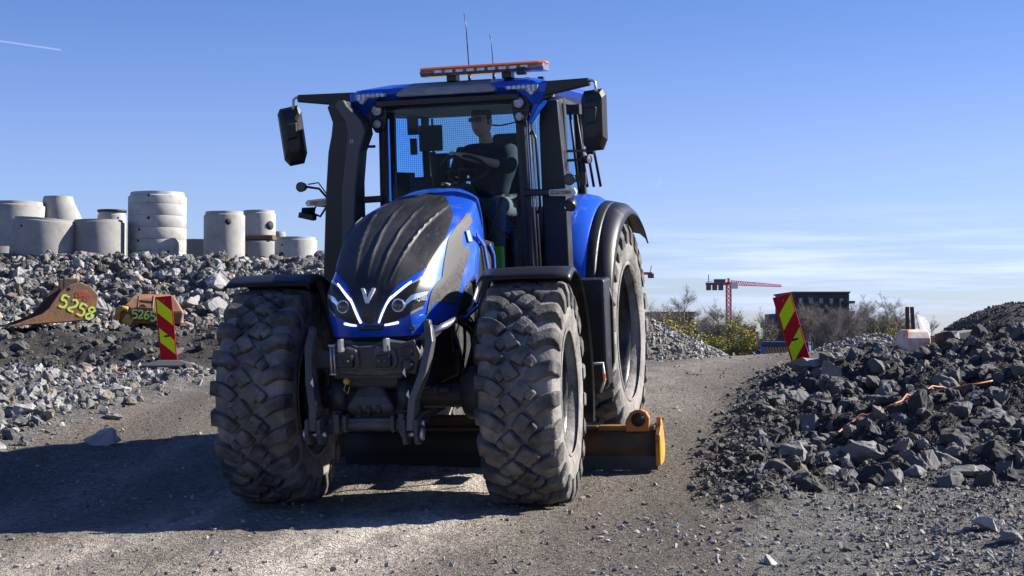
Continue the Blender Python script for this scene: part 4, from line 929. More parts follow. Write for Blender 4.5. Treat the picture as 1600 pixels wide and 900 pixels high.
# interior
b = B(); b.box((.08, 2.62, 1.98), (.48, .46, .14)); b.box((.06, 2.75, 1.75), (.36, .36, .40)); SEAT = b.build('driver_seat', M['seatm'], TR, bevel=.04, seg=3)
b = B(); b.box((.12, 2.90, 2.34), (.44, .13, .52), (.12, 0, 0)); b.box((.14, 2.95, 2.68), (.26, .10, .16), (.12, 0, 0)); b.build('backrest', M['seatm'], SEAT, bevel=.04, seg=3)
b = B(); b.box((.38, 2.65, 2.20), (.08, .36, .06)); b.box((-.24, 2.6, 2.14), (.10, .40, .07)); b.build('armrest', M['interior'], SEAT, bevel=.02, seg=2)
b = B(); b.rings([[(-.20, 1.78, 1.50), (.16, 1.78, 1.50), (.14, 2.04, 1.50), (-.18, 2.04, 1.50)], [(-.16, 1.80, 2.18), (.14, 1.80, 2.18), (.12, 2.02, 2.16), (-.14, 2.02, 2.16)], [(-.10, 1.84, 2.33), (.09, 1.84, 2.33), (.08, 1.98, 2.30), (-.09, 1.98, 2.30)]]); DASH = b.build('dashboard', M['interior'], TR, bevel=.03, seg=2)
wc = Vector((-.01, 2.03, 2.455)); wr = Euler((radians(-32), 0, 0))
b = B(); b.tube([(.19*cos(a), .19*sin(a), 0) for a in np.linspace(0, 2*pi, 37)], .015, 8); b.tube([(-.18, 0, 0), (0, 0, -.03), (.18, 0, 0)], .012, 6); b.tube([(0, 0, -.03), (0, -.18, 0)], .012, 6); b.cyl((0, 0, -.05), (0, 0, -.01), .05, 14); b.cyl((0, 0, -.05), (0, -.04, -.30), .035, 10)
b.build('steering_wheel', M['black'], TR, loc=wc, rot=wr)
b = B(); b.box((-.30, 2.05, 2.72), (.20, .03, .22), (-.15, 0, .25)); mon = b.build('monitor', M['interior'], TR, bevel=.008)
b = B(); b.box((-.304, 2.068, 2.72), (.17, .004, .19), (-.15, 0, .25)); b.build('monitor_screen', M['screen'], mon)
b = B(); b.tube([(-.30, 2.08, 2.6), (-.30, 2.15, 2.3), (-.30, 2.3, 1.6)], .03, 8); b.tube([(-.05, 3.1, 2.92), (-.07, 3.1, 2.86), (-.16, 3.1, 2.5), (-.20, 3.1, 2.30)], .014, 8); b.box((-.47, 2.5, 2.15), (.16, .3, .5)); b.box((-.50, 2.2, 2.66), (.05, .05, .14)); b.box((-.50, 2.2, 2.84), (.09, .05, .16)); b.box((-.36, 2.6, 2.42), (.10, .10, .36))
b.tube([(-.15, 3.15, 2.86), (.05, 3.1, 2.84), (.3, 3.1, 2.88)], .008, 6); b.box((-.56, 3.2, 2.2), (.14, .12, .5)); b.box((.60, 3.2, 2.2), (.10, .12, .4)); b.box((.5, 2.4, 1.95), (.18, .6, .3))
b.build('console', M['interior'], TR, bevel=.02)
b = B(); b.box((0, 2.5, 2.965), (1.25, 1.5, .03)); b.build('headliner', M['lightwall'], ROOF)
# front linkage -----------------------------------------------------------
b = B()
b.prism([(-.24, 1.24), (-.14, 1.26), (-.05, 1.22), (.05, 1.22), (.14, 1.26), (.27, 1.24), (.36, 1.26), (.40, 1.16), (.36, 1.02), (.30, 1.035), (.12, 1.02), (-.05, 1.02), (-.20, 1.035), (-.26, 1.02), (-.27, 1.12)], -.78, -.66, 'y')
b.box((0, -.6, 1.10), (.50, .25, .22)); b.box((-.33, -.70, 1.13), (.16, .06, .12)); b.beam((.40, -.72, 1.24), (.47, -.6, 1.32), .08, .06)
LK = b.build('hitch_frame', M['dkgrey'], TR, bevel=.012, seg=2)
for s, x in ((-1, -.115), (1, .155)):
    b = B(); b.prism([(x-.085, 1.17), (x-.02*s-.04, 1.23), (x+.07, 1.20), (x+.085, 1.10), (x+.05, 1.06), (x-.06, 1.06), (x-.085, 1.09)], -.81, -.78, 'y'); cp = b.build('coupler_plate', M['duct'], LK, bevel=.01)
    b = B(); b.box((x, -.835, 1.125), (.105, .06, .085)); b.build('coupler_block', M['black'], cp, bevel=.006)
    b = B(); b.box((x-.028*s*-1, -.845, 1.235), (.030, .07, .09)); b.build('coupler_jaw', M['steel'], cp, bevel=.006)
    for j, mm in enumerate((mat('green_cap', (.03, .16, .08), .4), mat('blue_cap', (.01, .05, .25), .4))[::s]):
        b = B(); b.cyl((x-.024+.048*j, -.866, 1.13), (x-.024+.048*j, -.878, 1.13), .010, 14); b.build('coupler_cap', mm, cp)
b = B(); b.lathe([(0, .045), (-.02, .042), (-.03, .02), (-.03, .001)], (.305, -.78, 1.09), 'y', 24); b.build('round_boss', M['dkgrey'], LK)
b = B(); b.prism([(.27, 1.15), (.345, 1.15), (.345, 1.22), (.27, 1.215)], -.800, -.781, 'y'); b.build('frame_cover', M['matte'], LK, bevel=.004)
b = B(); b.tube([(-.225, -.83, 1.24), (-.225, -.83, 1.03)], .007, 8); b.tube([(-.20, -.83, 1.24), (-.20, -.83, 1.03)], .007, 8); b.tube([(-.24, -.83, 1.235), (-.19, -.83, 1.235)], .010, 8); b.tube([(-.24, -.83, 1.04), (-.19, -.83, 1.04)], .010, 8); b.build('chain_stay', M['steel'], LK)
# gearbox cover in the middle
b = B(); b.rings([[(-.06, -.66, .99), (.06, -.66, .99), (.06, -.4, .99), (-.06, -.4, .99)], [(-.12, -.74, .87), (.14, -.74, .87), (.14, -.4, .87), (-.12, -.4, .87)], [(-.17, -.76, .80), (.19, -.76, .80), (.19, -.4, .80), (-.17, -.4, .80)], [(-.15, -.74, .745), (.17, -.74, .745), (.17, -.4, .745), (-.15, -.4, .745)]]); gb = b.build('gearbox_cover', M['dkgrey'], LK, bevel=.02, seg=2)
b = B()
for k in range(3): b.box((-.065+.07*k, -.764, .785), (.03, .012, .055))
b.build('cover_ribs', M['matte'], gb, bevel=.004)
for x in (-.215, .265):
    b = B(); b.cyl((x, -.72, .97), (x, -.74, .78), .058, 18); b.build('cylinder_barrel', M['matte'], LK)
    b = B(); b.cyl((x, -.74, .78), (x, -.76, .66), .022, 12); b.build('cylinder_rod', M['steel'], LK)
b = B(); b.lathe([(0, .024), (-.012, .022), (-.022, .014), (-.022, .001)], (-.135, -.79, .985), 'y', 14); b.tube([(-.135, -.80, .97), (-.15, -.81, .93), (-.125, -.81, .90), (-.11, -.8, .95)], .004, 6); b.build('yellow_plug', M['yellow'], LK)
b = B(); b.tube([(-.30, -.80, .66), (-.1, -.80, .685), (.05, -.80, .69), (.2, -.80, .685), (.36, -.80, .66)], .045, 14); b.box((.03, -.80, .70), (.60, .07, .07)); b.box((-.20, -.82, .70), (.05, .10, .14)); b.box((-.14, -.82, .70), (.03, .10, .12)); b.box((.205, -.82, .70), (.03, .10, .12)); b.box((.27, -.82, .70), (.05, .10, .14)); b.build('lift_beam', M['dkgrey'], LK, bevel=.012, seg=2)
# lift arms: folded upright lower links
for s, cx in ((-1, -.335), (1, .395)):
    if s < 0: pts = [(-.375, 1.33, -.76), (-.385, 1.22, -.80), (-.37, 1.0, -.84), (-.345, .82, -.86), (-.345, .66, -.87)]
    else: pts = [(.45, 1.36, -.74), (.475, 1.25, -.78), (.44, 1.05, -.83), (.365, .86, -.86), (.345, .66, -.87)]
    b = B(); R_ = []
    for i, (x, z, y) in enumerate(pts):
        w = .052; dp = [.05, .085, .12, .13, .13][i]; R_.append([(x-w/2, y-dp/2, z), (x+w/2, y-dp/2, z), (x+w/2, y+dp/2, z), (x-w/2, y+dp/2, z)])
    b.rings(R_); b.cyl((pts[0][0]-.02, pts[0][2], pts[0][1]), (pts[0][0]+.02, pts[0][2], pts[0][1]), .034, 16)
    lower = b.build('lift_arm', M['duct'] if s > 0 else M['dkgrey'], TR, bevel=.008, seg=2)
    b = B()
    for dx in (-.042, .042): b.prism([(-.94, .74), (-.80, .76), (-.78, .60), (-.84, .555), (-.92, .565), (-.95, .64)], pts[-1][0]+dx-.014, pts[-1][0]+dx+.014, 'x')
    b.box((pts[-1][0], -.80, .66), (.10, .05, .10)); b.build('arm_fork', M['dkgrey'], lower, bevel=.008)
    b = B(); b.cyl((pts[-1][0]-.075, -.87, .63), (pts[-1][0]+.075, -.87, .63), .022, 12); b.cyl((pts[-1][0]+.06*s, -.87, .63), (pts[-1][0]+.08*s, -.87, .63), .045, 16); b.cyl((pts[-1][0]+.055*s, -.84, .70), (pts[-1][0]+.08*s, -.84, .70), .02, 12); b.build('link_pin', M['steel'], lower)
b = B(); b.cyl((.46, -.70, 1.30), (.56, -.45, 1.36), .024, 12); b.build('pivot_bar', M['steel'], LK)
b = B()
for x, z in ((-.345, .99), (-.33, .83), (.335, .90), (.315, 1.05)): b.prism([(x-.01, z), (x+.012, z-.03), (x+.008, z+.035)], -.905, -.902, 'y')
b.build('warning_sticker', M['white'], LK)

# driver -----------------------------------------------------------------
DR = empty('person', TR.location + RT @ Vector((.08, 2.46, 2.05)), RT.to_euler()); DR.scale = (1.08, 1.08, 1.08)
tag(DR, 'driver in dark navy sweater and sunglasses sitting at the wheel inside the tractor cab', 'person')
def skinned(name, pts, edges, rad, m, parent, sub=2, root=0):
    me = bpy.data.meshes.new(name); me.from_pydata([tuple(p) for p in pts], edges, []); me.materials.append(m); o = bpy.data.objects.new(name, me); link(o, parent)
    o.modifiers.new('skin', 'SKIN'); sv = me.skin_vertices[0].data
    for i, r in enumerate(rad): sv[i].radius = (r, r) if not isinstance(r, tuple) else r; sv[i].use_root = (i == root)
    o.modifiers['skin'].use_smooth_shade = True
    md = o.modifiers.new('sub', 'SUBSURF'); md.levels = sub; md.render_levels = sub; return o
O = Vector((.07, 2.62, 2.09))
def q(*p): return Vector(p)-O
shR, shL, elR, elL = q(-.12, 2.58, 2.575), q(.26, 2.62, 2.575), q(-.17, 2.52, 2.38), q(.30, 2.42, 2.46)
haR, haL = q(-.13, 2.34, 2.32), q(.02, 2.10, 2.555)
pel, belly, chest, neck, h1 = q(.07, 2.70, 2.16), q(.07, 2.70, 2.32), q(.07, 2.65, 2.52), q(.065, 2.62, 2.68), q(.05, 2.60, 2.79)
pts = [pel, belly, chest, neck, h1, shR, elR, haR, shL, elL, haL, q(-.05, 2.68, 2.13), q(-.10, 2.28, 2.16), q(-.10, 2.22, 1.78), q(-.10, 2.10, 1.52), q(.19, 2.68, 2.13), q(.22, 2.28, 2.17), q(.22, 2.22, 1.80), q(.22, 2.10, 1.52)]
edg = [(0,1),(1,2),(2,3),(3,4),(2,5),(5,6),(6,7),(2,8),(8,9),(9,10),(0,11),(11,12),(12,13),(13,14),(0,15),(15,16),(16,17),(17,18)]
rad = [(.10,.08),(.08,.06),(.07,.06),.056,.060,.050,.036,.028,.050,.040,.030,.085,.065,.05,.04,.085,.065,.05,.04]
# fingers closed on the rim
for base, sg in ((7, 1), (10, -1)):
    hp = pts[base]; pi_ = len(pts); d = Vector((-.6*sg if base == 7 else -.75, -.35, .25)).normalized(); palm = hp+d*.055; pts.append(palm); edg.append((base, pi_)); rad.append((.036, .020))
    side_ = d.cross(Vector((0, 0, 1))).normalized()
    for k in range(4):
        o_ = side_*(-.027+.018*k); l = (.030, .034, .032, .026)[k]; a = len(pts)
        pts += [palm+d*.018+o_, palm+d*(.018+l)+o_+Vector((0, 0, .004)), palm+d*(.018+l*1.35)+o_+Vector((0, -.006, -.026))]; edg += [(pi_, a), (a, a+1), (a+1, a+2)]; rad += [.009, .0085, .0078]
    a = len(pts); pts += [palm-side_*.030-d*.01, palm-side_*.045+d*.02+Vector((0, 0, -.01))]; edg += [(pi_, a), (a, a+1)]; rad += [.011, .009]
body = skinned('body', pts, edg, rad, M['skin'], DR)
# head: lofted, with face
def head_mesh():
    b = B(); rows = 18; n = 28; R_ = []
    for i in range(rows+1):
        z = -.125+.25*i/rows; t = (z)/.125
        w = .076*sqrt(max(0.002, 1-abs(t)**2.6))*(1 if t > -.2 else 1-.22*(-t-.2)); dfr = .098*sqrt(max(.002, 1-abs(t)**2.8)); ring = []
        for k in range(n):
            a = 2*pi*k/n; x = w*sin(a); y = -dfr*cos(a)*(1 if cos(a) > 0 else 1.0)
            if cos(a) > .80:
                y -= .016*math.exp(-((z+.012)/.022)**2)*max(0, 1-abs(x)/.016) ; y += .007*math.exp(-((z-.022)/.012)**2)*(abs(x) > .012); y -= .005*math.exp(-((z+.055)/.01)**2)
            if t < -.3 and cos(a) < 0: y *= 1-.35*(-t-.3)
            ring.append((x, y, z))
        R_.append(ring)
    b.rings(R_, 0, True, True)
    for s in (1, -1): b.lathe([(-.008, .002), (-.006, .022), (.004, .026), (.006, .002)], (s*.077, .008, .0), 'x', 12)
    return b
hc = q(.045, 2.575, 2.83)
hm = head_mesh().build('head', M['skin'], body, loc=hc, rot=(0.05, 0, -.28))
b = B(); b.rings([[(1.05*.077*sin(a)*f, -.098*1.05*cos(a)*f+.008, z) for a in np.linspace(0, 2*pi, 24, endpoint=False)] for z, f in ((.055, 1.0), (.085, .90), (.11, .68), (.128, .35), (.131, .05))], 0, True, True)
b.rings([[(1.03*.077*sin(a), max(-.03, -.102*cos(a)), z) for a in np.linspace(0, 2*pi, 24, endpoint=False)] for z in (-.02, .02, .06)], 0, False, True)
b.build('hair', M['hair'], hm)
b = B(); b.box((-.032, -.101, .022), (.052, .008, .034), (0, 0, -.12)); b.box((.032, -.101, .022), (.052, .008, .034), (0, 0, .12)); b.box((0, -.104, .030), (.02, .006, .006)); b.beam((-.06, -.095, .03), (-.08, .01, .02), .004, .006); b.beam((.06, -.095, .03), (.08, .01, .02), .004, .006); b.build('sunglasses', M['screen'], hm, bevel=.004)
b = B(); b.box((0, -.100, -.055), (.045, .006, .006)); b.build('mouth', mat('lips', (.28, .12, .10), .5), hm, bevel=.002)
skinned('sweater', [pel+Vector((0, 0, .02)), belly, chest, neck-Vector((0, 0, .03)), shR, elR, elR.lerp(haR, .75), shL, elL, elL.lerp(haL, .30)], [(0,1),(1,2),(2,3),(2,4),(4,5),(5,6),(2,7),(7,8),(8,9)], [(.16,.14),(.165,.14),(.17,.14),.092,.092,.070,.050,.092,.072,.055], M['navy'], body)
skinned('trousers', [pel]+[pts[i] for i in (11, 12, 13, 14, 15, 16, 17, 18)], [(0,1),(1,2),(2,3),(3,4),(0,5),(5,6),(6,7),(7,8)], [(.15,.125),.10,.085,.065,.06,.10,.085,.065,.06], M['trouser'], body)
b = B(); b.box(pts[17]+Vector((0, -.07, -.05)), (.15, .06, .20)); b.box(pts[13]+Vector((0, -.07, -.05)), (.13, .05, .12)); b.build('reflective_patch', M['hivis'], body, bevel=.02, seg=2)

# grader blade -------------------------------------------------------------
GB = empty('grader_blade', TR.location + RT @ Vector((0, 1.5, 0)), RT.to_euler())
tag(GB, 'worn orange-yellow grader blade slung under the blue tractor ahead of its rear wheel', 'grader blade')
Yb = .0
b = B(); prof = [(.02, .03), (-.03, .10), (-.035, .20), (.0, .29), (.05, .33)]
b.sheet([[(x, y+.0, z) for y, z in prof] for x in np.linspace(-1.0, .98, 8)], .02); b.build('mouldboard', mat('blade_shade_black', (.012, .010, .009), .7), GB); b = B(); b.box((0, -.01, .045), (1.98, .036, .125)); b.build('edge_shade_strip', mat('edge_shade_black', (.015, .013, .012), .8), GB)  # tractor's shade put into the colour: near-black blade middle, added dark strip over edge
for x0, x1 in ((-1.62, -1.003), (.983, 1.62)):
    b = B(); b.sheet([[(x, y+.0, z) for y, z in prof] for x in np.linspace(x0, x1, 4)], .02); b.build('mouldboard_end', mat('scraped_brown_steel', (.045, .03, .02), .55, .2, col2=(.13, .065, .02), scale=3, bump=.2, bscale=30, dust=(.09, .075, .06), dscale=5, dlo=.45, dhi=.7), GB)  # ends of the same mouldboard, in its own brown without the painted-in shade
b = B(); b.box((0, -.012, .04), (3.26, .03, .12)); b.build('cutting_edge', M['dkgrey'], GB, bevel=.004)
b = B(); b.box((0, .03, .315), (2.3, .09, .035)); b.beam((-.3, .1, .35), (-.25, .2, .8), .1, .1); b.beam((.3, .1, .35), (.25, .2, .8), .1, .1); b.box((0, .12, .36), (1.3, .14, .1)); b.build('top_rail', mat('rail_shade_dark', (.05, .03, .02), .6), GB, bevel=.006)  # middle of the rail coloured dark to stand for shade under the tractor
for s in (1, -1):
    b = B(); b.box((s*1.385, .03, .315), (.46, .10, .04)); b.build('rail_end', mat('rail_end_paint', (.34, .15, .03), .5, col2=(.10, .06, .03), scale=5), GB, bevel=.006)
    b = B(); b.prism([(-.06, .02), (.10, .02), (.18, .10), (.16, .22), (.09, .36), (.05, .40), (.02, .33), (-.06, .26)], s*1.62, s*1.66, 'x'); ep = b.build('end_plate', M['orange'], GB, bevel=.006)
    b = B(); b.prism([(s*1.38, .29), (s*1.57, .29), (s*1.575, .40), (s*1.55, .445), (s*1.51, .465), (s*1.46, .46), (s*1.42, .44), (s*1.39, .39)][::s], -.03, .02, 'y'); lug = b.build('hinge_lug', mat('worn_orange', (.50, .19, .04), .55) if s > 0 else M['orange'], GB, bevel=.006)
    b = B(); b.lathe([(-.0, .055), (-.012, .055), (-.012, .035), (-.02, .032), (-.02, .001)], (s*1.485, -.03, .385), 'y', 22); b.build('hinge_pin', M['matte'], lug)
# ------------------------------------------------------------------ striped marker boards
def board(px, d, zb, tilt, base, stripe, label, sticker, wid=.245, hei=1.0, yaw=0.):
    x = gp(px, d); e = empty('marker_board', (x, d, zb), (0, 0, yaw)); tag(e, label, 'marker board', 'striped road marker boards')
    bd_ = empty('board', (0, 0, .0), (0, tilt, 0), e)
    b = B(); b.box((0, .012, hei/2), (wid, .024, hei)); pl = b.build('panel', M['bred'], bd_, bevel=.003)
    b = B(); m_ = .018; x0, x1 = -wid/2+m_, wid/2-m_
    for t in (.025, .465):
        dL, dR = (.205, 0) if stripe_dir > 0 else (0, .205)
        P = [(x0, hei*(1-t-dL)), (x1, hei*(1-t-dR)), (x1, hei*(1-t-dR-.215)), (x0, hei*(1-t-dL-.215))]; b.prism(P, -.0035, -.001, 'y')
    b.build('yellow_stripe', M['byel'], bd_)
    b = B(); b.rings([[(.035*cos(a)+(.012 if cos(a) > 0 else -.012), y, hei*.40+.015*sin(a)) for a in np.linspace(0, 2*pi, 14, endpoint=False)] for y in (-.001, -.006)]); b.build('board_handle', M['black'], bd_)
    if sticker:
        b = B(); b.box((.0, -.003, .085), (.12, .003, .055)); b.build('maker_sticker', M['white'], bd_)
    b = B(); b.lathe([(0, .008), (-.006, .006), (-.006, .001)], (.0, -.001, hei*.93), 'y', 10); b.build('rivet', M['steel'], bd_)
    if base:
        b = B(); b.rings([[(-.42, -.18, -.08), (.42, -.18, -.08), (.42, .20, -.08), (-.42, .20, -.08)], [(-.42, -.18, -.04), (.42, -.18, -.04), (.42, .2, -.04), (-.42, .2, -.04)], [(-.16, -.11, .04), (.16, -.11, .04), (.16, .12, .04), (-.16, .12, .04)]]); b.build('foot', M['footr'], e, bevel=.01, seg=2)
    return e
stripe_dir = -1
board(265, 25, hz(gp(262, 25), 25)+.07, -.095, True, ((.93, 0), (.45, 0)), 'red and yellow striped marker board on a rubber foot left of the tractor', False, yaw=.12)
stripe_dir = 1
board(1255, 21.5, hz(gp(1255, 21.5), 21.5)-.02, -.288, False, ((.96, 0), (.42, 0)), 'red and yellow striped marker board leaning left in the rubble right of the road', True, wid=.245, hei=.99, yaw=.10)

# ------------------------------------------------------------------ concrete pipes and rings
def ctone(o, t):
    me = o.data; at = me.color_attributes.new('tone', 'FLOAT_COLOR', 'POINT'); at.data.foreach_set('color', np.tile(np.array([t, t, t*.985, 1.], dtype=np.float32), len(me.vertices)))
def ring(name, px, d, wpx, ytop, ybot, label, holes=(), rings_=1, lip=.0, t=1., tilt=(0, 0), cone=None, lid=False, zoff=None, group='concrete manhole rings and pipes on the rock slope'):
    s = d/2600; R = wpx*s/2; z0 = 1.24+(520-ybot)*s; z1 = 1.24+(520-ytop)*s; h = z1-z0; x = gp(px, d)
    e = empty(name, (x, d, z0), (tilt[0], tilt[1], 0)); tag(e, label, 'concrete ring' if not cone else 'concrete cone', group)
    def one(zb, zt, last):
        b = B(); Hh = zt-zb; r2 = R
        if cone:
            b2 = B(); n = 40; rt = R*cone[0]; off = cone[1]*R
            for (ra, rb_) in ((1., 0.),): pass
            R_ = []
            for (z, r, o_) in ((0, R, 0), (.18*Hh, R, 0), (.90*Hh, rt*1.03, off), (Hh, rt*.96, off), (Hh, rt*.8, off), (.2*Hh, R*.86, 0)): R_.append([(o_+r*cos(a), r*sin(a), zb+z) for a in np.linspace(0, 2*pi, n, endpoint=False)])
            b2.rings(R_, 0, False, True); return b2
        if last and lip: prof = [(zb, R), (zt-lip*1.6, R), (zt-lip*1.2, R*.985), (zt-lip, R*.93), (zt, R*.915), (zt, R*.83), (zb, R*.83)]
        else: prof = [(zb+.0, R*.992), (zb+.012, R), (zt-.012, R), (zt, R*.992), (zt, R*.85), (zb, R*.85)]
        b.lathe(prof, ax='z', n=56, closed=True); return b
    for k in range(rings_):
        o = one(h*k/rings_, h*(k+1)/rings_-(.004 if k < rings_-1 else 0), k == rings_-1).build('ring_section' if rings_ > 1 else ('cone_shell' if cone else 'pipe_wall'), M['conc'], e)
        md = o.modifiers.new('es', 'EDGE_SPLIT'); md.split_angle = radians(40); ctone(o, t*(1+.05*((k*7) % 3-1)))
    for (hx, hy, hr) in holes:
        a = math.asin(max(-.95, min(.95, (hx-px)*s/R))); zc = (ybot-hy)*s; p = Vector((R*sin(a), -R*cos(a), zc)); n_ = Vector((sin(a), -cos(a), 0))
        b = B(); b.cyl(p-n_*.05, p+n_*.004, hr*s, 18); b.build('pipe_hole' if hr > 3 else 'lifting_hole', M['conchole'], e)
    if lid:
        b = B(); b.lathe([(h, R*.98), (h+.03, R*1.03), (h+.06, R*1.03), (h+.06, .01)], ax='z', n=40); b.build('iron_lid', M['matte'], e)
    return e
g = 'x'
ring('concrete_ring', 245, 35, 90, 301, 412, 'tall light grey stack of five slim concrete rings, tallest on the slope', ((241, 308, 2.2), (241, 343, 2.2), (226, 361, 2), (224, 378, 2), (270, 395, 2)), 6, .07, 1.12)
ring('concrete_ring', 66, 34.2, 102, 342, 404, 'wide grey tilted concrete ring in the front row at far left', ((42, 357, 2.0),), 1, .05, .82, (0, .075))
ring('concrete_ring', 153, 34.4, 80, 344, 406, 'squat grey concrete ring between the wide tilted ring and the tall stack', (), 1, .04, .74, (0, .0))
ring('concrete_ring', 22, 37, 92, 316, 410, 'beige concrete ring with rimmed top partly behind the tilted ring at far left', ((-6, 348, 2.5),), 1, .07, .95)
ring('concrete_cone', 98, 37.5, 74, 307, 372, 'leaning truncated concrete cone behind the tilted ring', (), 1, 0, .92, cone=(.62, -.22))
ring('concrete_ring', 100, 37.5, 74, 371.5, 410, 'low concrete ring under the truncated cone', (), 1, 0, .85)
ring('concrete_ring', 174, 38, 44, 332, 412, 'narrow pale concrete pipe with dark iron lid left of the tall stack', ((188, 341, 1.5),), 1, .05, 1.05, lid=True)
ring('concrete_ring', 190, 39, 46, 352, 412, 'pale concrete pipe almost hidden behind the tall stack', (), 1, .05, .95)
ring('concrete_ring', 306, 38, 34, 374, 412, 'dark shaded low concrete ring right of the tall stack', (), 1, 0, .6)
ring('concrete_ring', 350, 34.5, 64, 331, 413, 'tall beige concrete pipe with one round hole near its top', ((361, 348, 5.0), (355, 410, 4)), 1, .06, .95)
ring('concrete_ring', 404, 38, 52, 329, 368, 'pale concrete ring with side hole stacked on top of another ring', ((424, 353, 7),), 1, .06, 1.08)
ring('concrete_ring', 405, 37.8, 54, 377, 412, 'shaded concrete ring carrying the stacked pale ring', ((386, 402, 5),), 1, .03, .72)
b = B(); s_ = 38/2600; b.box((gp(404, 37.9), 37.9, 1.24+(520-372.5)*s_), (.74, .74, .10)); tag(b.build('pallet', M['post'], None, bevel=.01), 'dark timber pallet between the two stacked concrete rings', 'pallet')
ring('concrete_ring', 462, 34.6, 66, 371, 416, 'low pale concrete ring with two holes next to the tractor mirror side', ((443, 400, 5.2), (444, 384, 1.6)), 1, .05, 1.06)
ring('concrete_ring', 435, 40, 22, 362, 412, 'small pale concrete pipe peeking over the low ring', (), 1, .03, 1.05)
ring('concrete_ring', 502, 38, 24, 392, 415, 'small pale concrete ring half hidden by the tractor', (), 1, .03, 1.0)
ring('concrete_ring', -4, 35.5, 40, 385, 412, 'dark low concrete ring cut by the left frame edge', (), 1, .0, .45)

# ------------------------------------------------------------------ digger buckets
STK = {'5': [[(.9, 1), (.15, 1), (.1, .58), (.6, .62), (.92, .38), (.75, .06), (.1, .02)]], '2': [[(.08, .82), (.4, 1.02), (.85, .85), (.75, .5), (.08, .02), (.95, .03)]], '8': [[(.5, .54), (.12, .78), (.45, 1.02), (.86, .8), (.5, .54), (.05, .26), (.45, -.02), (.95, .25), (.5, .54)]], '6': [[(.85, .98), (.35, .75), (.08, .3), (.4, -.02), (.88, .25), (.6, .52), (.12, .36)]], 'O': [[(.5, 1), (.05, .5), (.5, 0), (.95, .5), (.5, 1)]], 'M': [[(0, 0), (.1, 1), (.5, .4), (.9, 1), (1, 0)]], 'S': [[(.9, .9), (.3, 1), (.1, .7), (.85, .35), (.7, .02), (.05, .08)]]}
def spray(name, txt, size, m, parent, loc, rot, seed=1, wr=.085):
    r = random.Random(seed); b = B(); n = len(txt)
    for i, ch in enumerate(txt):
        sc = size*r.uniform(.85, 1.12); a = r.uniform(-.14, .14); ox = (i-(n-1)/2)*size*.72-.3*size; oy = r.uniform(-.08, .08)*size-.5*size
        for st in STK[ch]:
            pts = [Vector((ox+sc*.62*(x*cos(a)-y*sin(a)), oy+sc*(x*sin(a)+y*cos(a)), 0)) for x, y in st]
            pts = [Vector(catm([np.array(p) for p in pts], t)) for t in np.linspace(0, len(pts)-1, len(pts)*5)]
            L_ = []; Rr = []
            for k, p_ in enumerate(pts):
                d_ = (pts[min(k+1, len(pts)-1)]-pts[max(k-1, 0)]).normalized(); nn_ = Vector((-d_.y, d_.x, 0)); w = size*wr*r.uniform(.6, 1.15); L_.append(p_+nn_*w); Rr.append(p_-nn_*w)
            V = L_+Rr; q_ = len(pts); b.add(V, [(k, k+1, q_+k+1, q_+k) for k in range(q_-1)])
    return b.build(name, m, parent, loc=loc, rot=rot)
def bucket1():
    d = 27.8; s = d/2600; x0 = gp(88, d); z0 = 1.24+(520-508)*s
    e = empty('digger_bucket', (x0, d, z0), (0, 0, .42)); tag(e, 'large rusty orange digger bucket lying on its side with yellow sprayed number, at far left', 'digger bucket', 'digger buckets on the bank')
    # side profile in photo pixels relative to (88,508)
    P = [(12, 446), (28, 442), (44, 448), (56, 462), (52+2, 478), (46, 492), (34, 500), (10, 503), (-20, 505), (-52, 508), (-78, 511), (-50, 500), (-30, 492), (-18, 482), (-8, 466), (0, 455)]
    P = [(px_*s if True else 0, (508-py_)*s) for px_, py_ in [(a, b) for a, b in P]]
    b = B(); b.prism(P, -.02, .02, 'y'); sp = b.build('side_plate', M['rust'], e, bevel=.008, loc=(0, -.5, 0))
    b = B(); b.prism(P, -.02, .02, 'y'); b.build('side_plate', M['rustin'], e, bevel=.008, loc=(0, .8, 0))
    shell = [(-78, 511), (-20, 507), (10, 505), (34, 502), (46, 494), (54, 478), (54, 464), (44, 450), (28, 443)]
    G = [[(a*s*.985, y, (508-b_)*s+.01) for a, b_ in shell] for y in (-.49, -.1, .4, .79)]
    b = B(); b.sheet(G, .025); b.build('shell', M['rustin'], e)
    b = B(); b.box((18*s, -.25, (508-447)*s+.03), (.25, .05, .20)); b.build('coupling_ear', M['rustin'], e, bevel=.02)
    b = B(); b.box((18*s, .25, (508-447)*s+.03), (.25, .05, .20)); b.build('coupling_ear', M['rustin'], e, bevel=.02)
    b = B(); b.cyl((12*s, -.526, (508-452)*s), (12*s, -.515, (508-452)*s), .03, 14); b.build('pin_hole', M['conchole'], e)
    spray('sprayed_number', '5258', .22, M['spray'], e, (25*s, -.526, 27*s), (pi/2, radians(26), 0), 3); spray('sprayed_mark', 'OMS', .12, M['sprayred'], e, (33*s, -.526, 46*s), (pi/2, radians(26), 0), 4)
bucket1()
